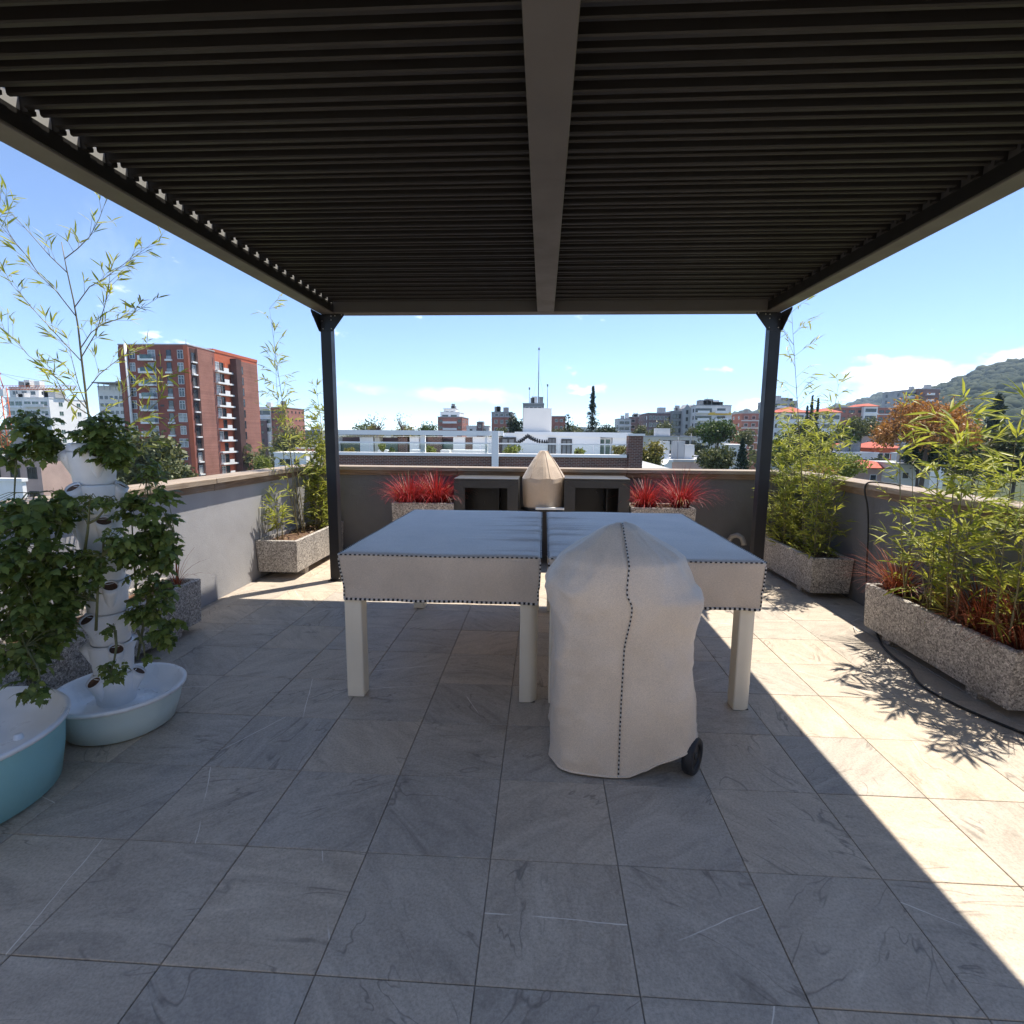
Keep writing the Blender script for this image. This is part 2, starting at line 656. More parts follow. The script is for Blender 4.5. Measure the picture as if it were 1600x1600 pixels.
MT = {
    'tile': tile_mat(),
    'grout': M('grout', (0.36, 0.31, 0.26), 0.9, 0.2, 20),
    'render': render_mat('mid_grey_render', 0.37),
    'render_shade': render_mat('grey_render_shaded', 0.165),  # same grey render, with the shade on the far and right walls put in
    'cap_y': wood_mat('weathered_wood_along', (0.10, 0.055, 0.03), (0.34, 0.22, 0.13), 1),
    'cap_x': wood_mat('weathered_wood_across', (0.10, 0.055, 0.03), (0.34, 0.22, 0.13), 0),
    'cap_top_y': wood_mat('pale_wood_along', (0.20, 0.145, 0.10), (0.46, 0.37, 0.28), 1),  # cap boards paler than the fascia boards
    'cap_top_x': wood_mat('pale_wood_across', (0.20, 0.145, 0.10), (0.46, 0.37, 0.28), 0),
    'terrazzo': terrazzo_mat(),
    'soil': M('bark_soil', (0.11, 0.06, 0.035), 0.95, 0.55, 30, 0.8, 45),
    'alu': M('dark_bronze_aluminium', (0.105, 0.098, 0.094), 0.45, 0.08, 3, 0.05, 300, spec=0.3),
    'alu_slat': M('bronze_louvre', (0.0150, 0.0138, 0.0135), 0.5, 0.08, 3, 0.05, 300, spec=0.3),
    'sunlit_face': M('sunlit_beam_face', (0.45, 0.45, 0.44), 0.4, 0.08, 8),  # pale colour standing in for sun on the left beam's inner face
    'alu_post': M('charcoal_post_paint', (0.022, 0.021, 0.023), 0.42, 0.10, 3, 0.05, 300, spec=0.3),
    'bolt': M('zinc_bolt', (0.55, 0.54, 0.52), 0.35, 0.1, 30, metal=0.9),
    'white_leg': M('ivory_paint', (0.84, 0.78, 0.65), 0.45, 0.05, 4, 0.05, 90),
    'fabric': fabric_mat('taupe_canvas', (0.67, 0.57, 0.47)),
    'fabric_grill': fabric_mat('sand_canvas', (0.76, 0.645, 0.52)),
    'fabric_tan': fabric_mat('tan_canvas', (0.60, 0.46, 0.33)),
    'pipe_dark': M('black_piping', (0.014, 0.014, 0.018), 0.8, 0.2, 60),
    'pipe_light': M('white_piping', (0.66, 0.63, 0.58), 0.8, 0.1, 60),
    'rubber': M('black_rubber', (0.018, 0.018, 0.02), 0.55, 0.2, 20),
    'steel': M('dull_steel', (0.45, 0.44, 0.43), 0.35, 0.1, 10, metal=0.8),
    'black': M('black_enamel', (0.010, 0.010, 0.011), 0.35, 0.15, 8),
    'char': M('charcoal_panel', (0.048, 0.046, 0.044), 0.5, 0.14, 5, 0.1, 120),
    'tub_pale': M('pale_blue_plastic', (0.62, 0.74, 0.72), 0.38, 0.06, 5, 0.05, 60),
    'tub_teal': M('teal_plastic', (0.29, 0.57, 0.58), 0.40, 0.08, 4, 0.05, 60),
    'lid': M('white_plastic', (0.82, 0.85, 0.86), 0.32, 0.06, 7, 0.06, 40),
    'tower': M('white_tower_plastic', (0.82, 0.84, 0.86), 0.45, 0.07, 9, 0.08, 60),
    'pvc': M('grey_pvc', (0.30, 0.285, 0.27), 0.4, 0.15, 9),
    'cable': M('black_cable', (0.015, 0.015, 0.016), 0.5, 0.1, 20),
    'tomato': leaf_mat('tomato_leaf', (0.065, 0.110, 0.026), (0.225, 0.285, 0.070), 0.36),
    'tomato_stem': M('tomato_stem', (0.13, 0.14, 0.06), 0.6, 0.25, 30),
    'bamboo': leaf_mat('bamboo_leaf', (0.20, 0.25, 0.042), (0.53, 0.52, 0.105), 0.45),
    'bamboo_far': leaf_mat('bamboo_leaf_pale', (0.24, 0.28, 0.055), (0.50, 0.49, 0.13), 0.4),
    'culm': M('bamboo_culm', (0.19, 0.165, 0.075), 0.5, 0.25, 12),
    'red_grass': leaf_mat('red_grass_blade', (0.13, 0.008, 0.012), (0.52, 0.042, 0.045), 0.28),
    'rust_grass': leaf_mat('rust_grass_blade', (0.10, 0.022, 0.012), (0.34, 0.09, 0.045), 0.25),
    'dry_blade': leaf_mat('dry_grass_blade', (0.30, 0.22, 0.12), (0.50, 0.40, 0.24), 0.3),
    'bark': M('tree_bark', (0.10, 0.075, 0.055), 0.9, 0.3, 3, 0.5, 12),
}

# ================================================================== the terrace
WL, WR, WF = -2.927, 2.885, 6.62           # inner faces of the parapets
TS = 0.4494
TX0, TY0 = -0.1638, 1.2792
floor = MB().box(WL - 0.2, WR + 0.2, -8.9, WF + 0.2, -0.30, -0.007).build('terrace_floor', MT['grout'])
tag(floor, 'grey slate tile terrace floor under the pergola', None, None, 'structure')
body = MB().box(WL - 0.19, WR + 0.19, -9.0, WF + 0.19, -12.0, -0.30).build('terrace_building', M('own_building_render', (0.30, 0.29, 0.28), 0.8))
tag(body, None, None, None, 'structure')

g = 0.0016
tm = MB()
h = TS / 2 - g
b_ = 0.0016
tm.add([(-h, -h, -0.010), (h, -h, -0.010), (h, h, -0.010), (-h, h, -0.010),
        (-h, -h, -b_), (h, -h, -b_), (h, h, -b_), (-h, h, -b_),
        (-h + b_, -h + b_, 0), (h - b_, -h + b_, 0), (h - b_, h - b_, 0), (-h + b_, h - b_, 0)],
       [(0, 1, 5, 4), (1, 2, 6, 5), (2, 3, 7, 6), (3, 0, 4, 7), (4, 5, 9, 8), (5, 6, 10, 9), (6, 7, 11, 10), (7, 4, 8, 11), (8, 9, 10, 11)])
tile_me = tm.mesh('tile', MT['tile'])
for i in range(-6, 7):
    for j in range(-10, 12):
        o = bpy.data.objects.new('tile', tile_me)
        COL.objects.link(o)
        o.parent = floor
        o.location = (TX0 + TS * (i + 0.5), TY0 + TS * (j + 0.5), rnd(-0.0007, 0.0007))
        o.rotation_euler = (rnd(-1, 1) * 0.0012, rnd(-1, 1) * 0.0012, 0)

# ------------------------------------------------------------------ parapets with timber capping


def parapet(name, label, x0, x1, y0, y1, axis, inner, paint):
    """axis 0: runs along x, 1: along y; inner: sign of the inner side on the other axis"""
    t = thing(name, label, 'wall', ((x0 + x1) / 2, (y0 + y1) / 2, -0.006))
    MB().box(x0, x1, y0, y1, -0.006, 1.02).build('wall_body', MT[paint], t)
    mat = MT['cap_x'] if axis == 0 else MT['cap_y']
    a, e = (x0, x1) if axis == 0 else (y0, y1)
    n = max(1, round((e - a) / 1.9))
    for k in range(n):
        p, q = a + (e - a) * k / n + 0.002, a + (e - a) * (k + 1) / n - 0.002
        for nm, over, z0, z1 in (('cap_board', 0.060, 1.046, 1.092), ('fascia_board', 0.034, 0.985, 1.044)):
            if axis == 0:
                lo, hi = (y0 - over, y1 + 0.03) if inner < 0 else (y0 - 0.03, y1 + over)
                if nm == 'fascia_board':
                    lo, hi = (y0 - over, y0 - 0.001)
                m = MB().box(p, q, lo, hi, z0 + rnd(-0.002, 0.002), z1 + rnd(-0.002, 0.002))
            else:
                lo, hi = (x0 - over, x1 + 0.03) if inner < 0 else (x0 - 0.03, x1 + over)
                if nm == 'fascia_board':
                    lo, hi = (x0 - over, x0 - 0.001) if inner < 0 else (x1 + 0.001, x1 + over)
                m = MB().box(lo, hi, p, q, z0 + rnd(-0.002, 0.002), z1 + rnd(-0.002, 0.002))
            m.build(nm, (MT['cap_top_x'] if axis == 0 else MT['cap_top_y']) if nm == 'cap_board' else mat, t, bevel=0.004)
    return t


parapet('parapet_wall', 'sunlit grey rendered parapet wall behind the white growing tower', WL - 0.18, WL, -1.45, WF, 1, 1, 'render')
parapet('parapet_wall', 'shaded grey parapet wall at the far end behind the covered kamado', WL - 0.18, WR + 0.18, WF + 0.002, WF + 0.18, 0, -1, 'render_shade')
parapet('parapet_wall', 'shaded grey parapet wall with a black cable hanging over it', WR, WR + 0.18, -1.45, WF, 1, -1, 'render_shade')

# unseen house wall with doors and eave, added behind the viewpoint for warm bounce
hw_ = MB().box(WL - 0.18, -1.3, -1.78, -1.46, -0.006, 3.0)
hw_.box(1.3, WR + 0.18, -1.78, -1.46, -0.006, 3.0)
hw_.box(-1.3, 1.3, -1.78, -1.46, 2.25, 3.0)
hw = hw_.build('bounce_wall', M('warm_white_render', (0.84, 0.79, 0.70), 0.8, 0.05, 1.5, 0.2, 60))
tag(hw, kind='structure')
MB().box(WL - 0.3, WR + 0.3, -1.80, -1.30, 3.002, 3.14).build('eave', MT['pvc'], hw)
for k in range(2):
    x0_ = -1.3 + 1.3 * k
    MB().box(x0_, x0_ + 0.06, -1.66, -1.60, 0.0, 2.249).box(x0_ + 1.24, x0_ + 1.3, -1.66, -1.60, 0.0, 2.249).box(x0_ + 0.061, x0_ + 1.239, -1.66, -1.60, 0.0, 0.07).box(x0_ + 0.061, x0_ + 1.239, -1.66, -1.60, 2.18, 2.249).build('door_frame', MT['alu_post'], hw)
    MB().box(x0_ + 0.062, x0_ + 1.238, -1.635, -1.627, 0.071, 2.179).build('door_glass', M('door_glass', (0.05, 0.055, 0.06), 0.05), hw)

# ------------------------------------------------------------------ pergola
ZB = 2.613
pg = thing('pergola', 'dark aluminium pergola with closed louvred roof over the covered tables', 'pergola', (0, 3, 0))
YB = 1.365
YF = 5.335
MB().box(-2.135, -2.0, YB, YF, ZB, 2.80).build('side_beam', MT['alu'], pg, bevel=0.004)
MB().box(2.0, 2.135, YB, YF, ZB, 2.80).build('side_beam', MT['alu'], pg, bevel=0.004)
MB().box(-1.998, 1.998, 5.20, YF - 0.002, ZB + 0.001, 2.80).build('end_beam', MT['alu'], pg, bevel=0.004)
MB().box(-1.998, 1.998, YB + 0.002, YB + 0.13, ZB + 0.001, 2.80).build('end_beam', MT['alu'], pg, bevel=0.004)
MB().box(-0.076, 0.078, YB + 0.132, 5.198, ZB + 0.002, 2.795).build('centre_beam', MT['alu'], pg, bevel=0.004)
PER = 0.1345
prof = [(-0.0655, 2.741), (-0.050, 2.741), (-0.048, 2.703), (-0.043, 2.698), (-0.026, 2.698), (-0.021, 2.704), (-0.016, 2.738), (0.020, 2.741), (0.023, 2.709), (0.027, 2.704), (0.038, 2.704), (0.042, 2.709), (0.045, 2.741), (0.052, 2.744),
        (0.054, 2.730), (0.060, 2.730), (0.072, 2.750), (0.072, 2.762), (-0.0655, 2.757)]
for x0, x1 in ((-1.965, -0.080), (0.082, 1.965)):
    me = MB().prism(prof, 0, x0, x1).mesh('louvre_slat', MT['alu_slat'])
    y = 5.118
    while y > YB + 0.2:
        o = bpy.data.objects.new('louvre_slat', me)
        place(o, pg)
        o.location = Vector(o.location) + Vector((0, y, 0))
        # pivot bracket at the outer end
        ex = -1.996 if x0 < 0 else 1.966
        pm = MB().box(ex, ex + 0.030, y - 0.028, y + 0.004, 2.690, 2.758).box(ex + 0.012, ex + 0.020, y + 0.0045, y + 0.02, 2.70, 2.715)
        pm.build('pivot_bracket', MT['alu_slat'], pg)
        y -= PER
for sx in (-1, 1):
    xg = (-1.9985, -1.9965) if sx < 0 else (1.9965, 1.9985)
    MB().box(xg[0], xg[1], YB + 0.15, 5.19, 2.694, 2.775).build('beam_face_strip', MT['sunlit_face'] if sx < 0 else MT['alu'], pg)  # pale on the left only: sunlight on the beam face put into the colour
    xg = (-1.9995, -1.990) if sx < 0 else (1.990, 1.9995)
    MB().box(xg[0], xg[1], YB + 0.14, 5.195, ZB + 0.006, 2.693).build('beam_shade_strip', MT['alu_slat'], pg)  # dark strip standing in for shade on the beam's inner face
    xg = (-1.999, -1.985) if sx < 0 else (1.88, 1.996)
    MB().box(xg[0], xg[1], YB + 0.14, 5.19, 2.778, 2.784).build('gap_sun_block', MT['alu_slat'], pg)  # unseen strip added above the slat ends to stop sun leaking through
    for yy, front in ((5.25, True), (YB + 0.01, False)):
        xa, xb = (-2.145, -2.045) if sx < 0 else (2.045, 2.145)
        MB().cbox(xa, xb, yy, yy + 0.1, 0.0, ZB - 0.001, 0.004).build('post', MT['alu_post'], pg)
        MB().box(xa - 0.018, xb + 0.018, yy - 0.018, yy + 0.118, 0.0005, 0.012).build('base_plate', MT['alu_post'], pg)
        if front:
            for dx in (0.008, 0.092):
                MB().tube([(xa + dx, yy - 0.006, 0.03), (xa + dx, yy + 0.002, 0.03)], 0.007, 8).build('bolt', MT['bolt'], pg)
            # gusset across the opening (in the plane of the end beam) and along the side beam
            gx = xb if sx < 0 else xa
            s2 = 1 if sx < 0 else -1
            z1 = ZB + 0.006
            poly = [(gx - s2 * 0.05, z1), (gx + s2 * 0.135, z1), (gx + s2 * 0.135, z1 - 0.022), (gx + s2 * 0.022, z1 - 0.165), (gx - s2 * 0.05, z1 - 0.165)]
            MB().prism(poly, 1, yy - 0.007, yy - 0.001).build('gusset_plate', MT['alu_post'], pg)
            ox = xa if sx < 0 else xb
            poly2 = [(yy + 0.05, z1), (yy - 0.19, z1), (yy - 0.19, z1 - 0.02), (yy - 0.02, z1 - 0.165), (yy + 0.05, z1 - 0.165)]
            MB().prism(poly2, 0, ox - 0.006 if sx < 0 else ox + 0.001, ox - 0.001 if sx < 0 else ox + 0.006).build('gusset_plate', MT['alu_post'], pg)
            poly3 = [(ox, z1 - 0.005), (ox - s2 * 0.075, z1 - 0.005), (ox - s2 * 0.070, z1 - 0.022), (ox, z1 - 0.135)]
            MB().prism(poly3, 1, yy - 0.006, yy - 0.001).build('gusset_plate', MT['alu_post'], pg)
            for px, pz in ((0.012, -0.14), (0.012, -0.06), (0.012, -0.025), (0.05, -0.022), (0.115, -0.014), (-0.07, -0.14), (-0.075, -0.07)):
                MB().tube([(gx + s2 * px, yy - 0.012, z1 + pz), (gx + s2 * px, yy - 0.006, z1 + pz)], 0.0055, 8).build('bolt', MT['bolt'], pg)

# ------------------------------------------------------------------ covered tables


PIPING = [MT['pipe_light'], MT['pipe_dark']]


def table(x0, x1, y0, y1, label, clabel, gap_side):
    ztop = 0.845
    t = thing('table', label, 'table', ((x0 + x1) / 2, (y0 + y1) / 2, 0), 'covered patio tables')
    MB().box(x0 + 0.03, x1 - 0.03, y0 + 0.03, y1 - 0.03, ztop - 0.05, ztop - 0.002).build('tabletop', MT['white_leg'], t)
    s = 0.098
    for cx in (0, 1):
        for cy in (0, 1):
            ax = x0 + 0.012 if cx == 0 else x1 - 0.012 - s
            ay = y0 + 0.03 if cy == 0 else y1 - 0.03 - s
            n = 10
            r = 0.055
            # square leg whose outer corner is rounded off
            pts = []
            ox, oy = (1 if (cx == 1) == (gap_side < 0) else 0), cy
            rnd_x = cx if True else 0
            corners = [(0, 0), (1, 0), (1, 1), (0, 1)]
            for (ux, uy) in corners:
                px, py = ax + ux * s, ay + uy * s
                rr = r if (ux == 1 and uy == 0 and cx == 1) else 0.008
                if (ux == 1 and uy == 0 and cx == 0):
                    rr = 0.010
                sx_, sy_ = (1 if ux == 0 else -1), (1 if uy == 0 else -1)
                c0 = (px + sx_ * rr, py + sy_ * rr)
                a0 = {(0, 0): math.pi, (1, 0): 1.5 * math.pi, (1, 1): 0, (0, 1): 0.5 * math.pi}[(ux, uy)]
                m = n if rr > 0.02 else 2
                for q in range(m + 1):
                    w = a0 + 0.5 * math.pi * q / m
                    pts.append((c0[0] + rr * math.cos(w), c0[1] + rr * math.sin(w)))
            MB().prism(pts, 2, 0.004, ztop - 0.05).build('leg', MT['white_leg'], t)
            MB().box(ax + 0.01, ax + s - 0.01, ay + 0.01, ay + s - 0.01, 0.0, 0.0045).build('foot', MT['rubber'], t)
    # the loose canvas cover: top sheet with shallow creases, soft edge, hanging skirt
    cov = thing('table_cover', clabel, 'cover', ((x0 + x1) / 2, (y0 + y1) / 2, 0.58), 'canvas table covers')
    nx, ny, nz = 60, 80, 12
    X = np.linspace(0, 1, nx + 1)
    hem = 0.585
    vs, fs = [], []
    rsd = random.Random(int(abs(x0) * 1000) + 5)
    creases = []
    for k in range(9):
        # creases run along x from the inner edge, like the folded cover
        creases.append((rsd.uniform(y0 + 0.1, y1 - 0.15), rsd.uniform(0.25, 0.65), rsd.uniform(0.012, 0.025), rsd.uniform(0.006, 0.015), rsd.uniform(-0.05, 0.05)))
    creases.append((0.5 * (y0 + y1), 1.2, 0.012, 0.0025, 0.0))

    def topz(x, y):
        z = ztop + 0.006
        for cy_, ln, w, hgt, sl in creases:
            d = (x1 - x) if gap_side > 0 else (x - x0)
            f = max(0.0, 1 - d / ln)
            yy_ = cy_ + sl * d + 0.012 * math.sin(9 * d + cy_ * 7)
            z += hgt * f * math.exp(-((y - yy_) / w) ** 2) - 0.6 * hgt * f * math.exp(-((y - yy_ - 1.5 * w) / w) ** 2)
        z += 0.0025 * math.sin(7.3 * x + 3 * y) * math.sin(5.1 * y + 1.7 * x)
        # edges sag softly
        ed = min(x - x0, x1 - x, y - y0, y1 - y)
        z -= 0.010 * math.exp(-ed / 0.012)
        return z
    for j in range(ny + 1):
        for i in range(nx + 1):
            x = x0 + (x1 - x0) * i / nx
            y = y0 + (y1 - y0) * j / ny
            vs.append((x, y, topz(x, y)))
    for j in range(ny):
        for i in range(nx):
            a = j * (nx + 1) + i
            fs.append((a, a + 1, a + nx + 2, a + nx + 1))
    # perimeter
    per = [(i, 0) for i in range(nx)] + [(nx, j) for j in range(ny)] + [(nx - i, ny) for i in range(nx)] + [(0, ny - j) for j in range(ny)]
    base = len(vs)
    P_ = len(per)
    rows = []
    for k in range(1, nz + 1):
        f = k / nz
        row = []
        for q, (i, j) in enumerate(per):
            x = x0 + (x1 - x0) * i / nx
            y = y0 + (y1 - y0) * j / ny
            s_ = q / P_ * 2 * math.pi
            wob = 0.003 * math.sin(s_ * 17 + 1) * f + 0.002 * math.sin(s_ * 31 + 2 * f) * f
            cd = min(abs(i), abs(nx - i)) / nx * (x1 - x0) + min(abs(j), abs(ny - j)) / ny * (y1 - y0)
            inn = 0.014 * f + wob + 0.010 * f * (1 - abs(mnoise.noise(Vector((x * 6, y * 6, f * 1.5 + x0))))) ** 6 * math.exp(-cd / 0.35)
            dx = (1 if i == 0 else -1 if i == nx else 0) * inn
            dy = (1 if j == 0 else -1 if j == ny else 0) * inn
            zt = topz(x, y)
            hz = hem + 0.0012 * math.sin(s_ * 9) + 0.0008 * math.sin(s_ * 23)
            vs.append((x + dx, y + dy, zt + (hz - zt) * f))
            row.append(len(vs) - 1)
        rows.append(row)
    prev = [j * (nx + 1) + i for i, j in per]
    for row in rows:
        for q in range(P_):
            r_ = (q + 1) % P_
            fs.append((prev[q], row[q], row[r_], prev[r_]))
        prev = row
    np_obj('canvas', vs, fs, MT['fabric'], cov, True)
    # piped seams: top edge, the two front corners, the hem
    tp = []
    for q, (i, j) in enumerate(per):
        x = x0 + (x1 - x0) * i / nx
        y = y0 + (y1 - y0) * j / ny
        tp.append((x + (-0.001 if i == 0 else 0.001 if i == nx else 0), y + (-0.001 if j == 0 else 0.001 if j == ny else 0), topz(x, y) + 0.000))
    MB().striped(tp + [tp[0]], 0.0042, 0.026).build('piping', PIPING, cov)
    hp = [vs[i] for i in rows[-1]]
    MB().striped(hp + [hp[0]], 0.0080, 0.026).build('hem_piping', PIPING, cov)
    for q in (0, nx, nx + ny, 2 * nx + ny):
        MB().striped([vs[rows[k][q]] for k in range(nz)], 0.0048, 0.022).build('corner_piping', PIPING, cov)
    return t


table(-1.112, -0.004, 2.836, 4.59, 'low table with ivory square legs beside the sunlit left wall', 'taupe canvas cover on the table without a grill before it', 1)
table(0.038, 1.176, 2.836, 4.60, 'low table with ivory legs standing behind the kettle grill', 'taupe canvas cover on the table behind the kettle grill', -1)

# ------------------------------------------------------------------ covered kettle grill
GX, GY = 0.385, 2.50
lev = [(817, 962, 980), (820, 948, 992), (826, 937, 1002), (837, 920, 1019), (852, 896, 1043), (866, 877, 1064), (889, 862, 1074), (904, 856, 1080), (913, 857, 1090), (920, 859, 1093), (930, 862, 1090),
       (945, 865, 1083), (964, 866, 1075), (981, 866, 1071), (1039, 864, 1072), (1096, 862, 1075), (1159, 861, 1079), (1204, 861, 1080)]
LZ = []
for v_, ul, ur in lev:
    a, c = at(ul, v_, GY), at(ur, v_, GY)
    LZ.append((0.5 * (a.z + c.z), a.x, c.x))


def lerp_levels(z):
    if z >= LZ[0][0]:
        return LZ[0][1], LZ[0][2]
    for k in range(len(LZ) - 1):
        if LZ[k][0] >= z >= LZ[k + 1][0]:
            f = (LZ[k][0] - z) / (LZ[k][0] - LZ[k + 1][0])
            return LZ[k][1] + (LZ[k + 1][1] - LZ[k][1]) * f, LZ[k][2] + (LZ[k + 1][2] - LZ[k][2]) * f
    return LZ[-1][1], LZ[-1][2]


ZT = LZ[0][0]


def hem_z(w):
    # w: angle, 0 = +x (right), -pi/2 = towards the camera; the hem is hitched up over the wheels on the right
    return 0.012 + 0.175 * max(0.0, math.cos(w + 0.30)) ** 2.4 + 0.004 * math.sin(5 * w)


def cover_pt(f, w):
    """f 0 at the crown, 1 at the hem"""
    hz = hem_z(w)
    z = ZT + (hz - ZT) * f
    xl, xr = lerp_levels(max(z, 0.02))
    cx, rx = 0.5 * (xl + xr), 0.5 * (xr - xl)
    ry = ((1 / (rx * 0.95)) ** 6 + (1 / 0.31) ** 6) ** (-1 / 6)
    e = 2.0 + (3.6 if math.cos(w) < 0.3 else 2.6) * min(1.0, max(0.0, (0.92 - z) / 0.6))
    c, s_ = math.cos(w), math.sin(w)
    k = (abs(c) ** e + abs(s_) ** e) ** (-1 / e)
    d = 1 - z / ZT
    fold = 0.005 * d * math.sin(6 * w + 2.2 * z * 3) + 0.004 * d * math.sin(11 * w - 5 * z) + 0.002 * math.sin(3 * w + 14 * z)
    # crumple where the cloth sags over the lid
    if z > 0.72 and s_ < 0:
        fold += -0.004 * math.exp(-((z - 0.86) / 0.035) ** 2) * math.exp(-((w + 1.55) / 0.42) ** 2) 
    nv = Vector((c * 1.4, s_ * 1.4, z * 2.6))
    fold += 0.009 * mnoise.noise(nv * 1.6 + Vector((3, 1, 7))) + 0.006 * mnoise.noise(Vector((c * 3.2 + z * 2.0, s_ * 3.2, z * 3.0 - c)) * 1.5)
    fold += 0.006 * math.exp(-((z - 0.60) / 0.12) ** 2) * math.cos(9 * w + 10 * z)
    q = Vector((c * rx * 5.0 + z * 1.7, s_ * 1.5, z * 3.4 - c * 1.2))
    fold += 0.013 * (1 - abs(mnoise.noise(q))) ** 7 * (0.35 + 0.65 * min(1.0, max(0.0, (z - 0.45) / 0.3))) + 0.006 * (1 - abs(mnoise.noise(q * 1.9 + Vector((4, 2, 9))))) ** 8
    rr = 1 + fold / max(rx, 0.06) * min(1.0, (ZT - z) / 0.12)
    zz = z + (0.010 * math.sin(2 * w) * math.exp(-((z - 1.05) / 0.06) ** 2))
    return (cx + rx * k * c * rr, GY + ry * k * s_ * rr, zz)


gr = thing('kettle_grill', 'wheeled kettle grill hidden beneath the sand coloured canvas cover', 'grill', (GX, GY, 0))
gm = MB().lathe([(0.0, 0.44), (0.12, 0.455), (0.20, 0.52), (0.235, 0.62), (0.240, 0.66)], 28, (GX, GY, 0))
gm.build('bowl', MT['black'], gr)
MB().lathe([(0.243, 0.665), (0.235, 0.74), (0.20, 0.85), (0.12, 0.93), (0.0, 0.955)], 28, (GX, GY, 0)).tube([(GX - 0.05, GY, 0.95), (GX - 0.04, GY, 1.0), (GX + 0.04, GY, 1.0), (GX + 0.05, GY, 0.95)], 0.008, 6).build('lid', MT['black'], gr)
wheel_c = at(1082, 1177, 2.285)
wr = 0.083
for px, py, low in ((-0.16, -0.14, 0.02), (-0.10, 0.18, 0.02), (0.20, 0.0, 0.10)):
    MB().tube([(GX + px * 0.7, GY + py * 0.7, 0.5), (GX + px * 1.2, GY + py * 1.2, low)], 0.012, 8).build('leg', MT['steel'], gr)
ang = R(-34)
ax_d = Vector((math.cos(ang), math.sin(ang), 0))
MB().tube([Vector((wheel_c.x, wheel_c.y, wr)) - ax_d * 0.30 + Vector((0, 0.0, 0.0)), Vector((wheel_c.x, wheel_c.y, wr)) + ax_d * 0.01], 0.006, 8).build('axle', MT['steel'], gr)


def wheel(c, parent):
    w0 = MB()
    n = 28
    side = Vector((-ax_d.y, ax_d.x, 0))
    prof_ = [(0.052, -0.015), (0.060, -0.022), (wr - 0.007, -0.023), (wr, -0.014), (wr, 0.014), (wr - 0.007, 0.023), (0.060, 0.022), (0.052, 0.015)]
    vs_, fs_ = [], []
    for j in range(n):
        a = 2 * math.pi * j / n
        for r_, t_ in prof_:
            p = c + side * (r_ * math.cos(a)) + Vector((0, 0, r_ * math.sin(a))) + ax_d * t_
            vs_.append(p)
    k = len(prof_)
    for j in range(n):
        l = (j + 1) % n
        for q in range(k):
            m_ = (q + 1) % k
            fs_.append((j * k + q, j * k + m_, l * k + m_, l * k + q))
    w0.add(vs_, fs_, True)
    wo = w0.build('wheel', MT['rubber'], parent)
    hb = MB()
    hb.tube([c - ax_d * 0.012, c + ax_d * 0.012], 0.053, 20)
    hb.tube([c + ax_d * 0.012, c + ax_d * 0.018], 0.016, 12)
    hb.tube([c - ax_d * 0.018, c - ax_d * 0.012], 0.016, 12)
    hb.build('hub', MT['char'], wo)


wheel(Vector((wheel_c.x, wheel_c.y, wr)), gr)
wheel(Vector((wheel_c.x, wheel_c.y, wr)) + Vector((0.03, 0.36, 0)), gr)

gc = thing('grill_cover', 'sand canvas cover draped over the kettle grill with a striped seam', 'cover', (GX, GY, 0.02))
na, nf = 120, 84
vs = [cover_pt(0, 0)]
vs = []
for j in range(nf + 1):
    for i in range(na):
        vs.append(cover_pt(j / nf, 2 * math.pi * i / na))
fs = []
for j in range(nf):
    for i in range(na):
        l = (i + 1) % na
        fs.append((j * na + i, (j + 1) * na + i, (j + 1) * na + l, j * na + l))
vs.append((sum(v[0] for v in vs[:na]) / na, GY, ZT + 0.004))
cme = MB()
cme.add(vs, fs, True)
cme.add([vs[-1]] + vs[:na], [(0, i + 1, (i + 1) % na + 1) for i in range(na)], True)
cme.build('canvas', MT['fabric_grill'], gc)
seam = []
for j in range(0, nf + 1):
    f = j / nf
    w = -math.pi / 2 + 0.02 - 0.16 * f
    p = Vector(cover_pt(f, w))
    seam.append(p + Vector((0, -0.004, 0.005 * (1 - f))))
MB().striped(seam, 0.0036, 0.020).build('seam_piping', PIPING, gc)
hemp = [Vector(cover_pt(1.0, 2 * math.pi * i / na)) for i in range(na + 1)]
MB().tube(hemp, 0.0045, 6, cap=False).build('hem', MT['fabric_grill'], gc)

# ------------------------------------------------------------------ far end: kamado between two open cabinets
YC = 6.06


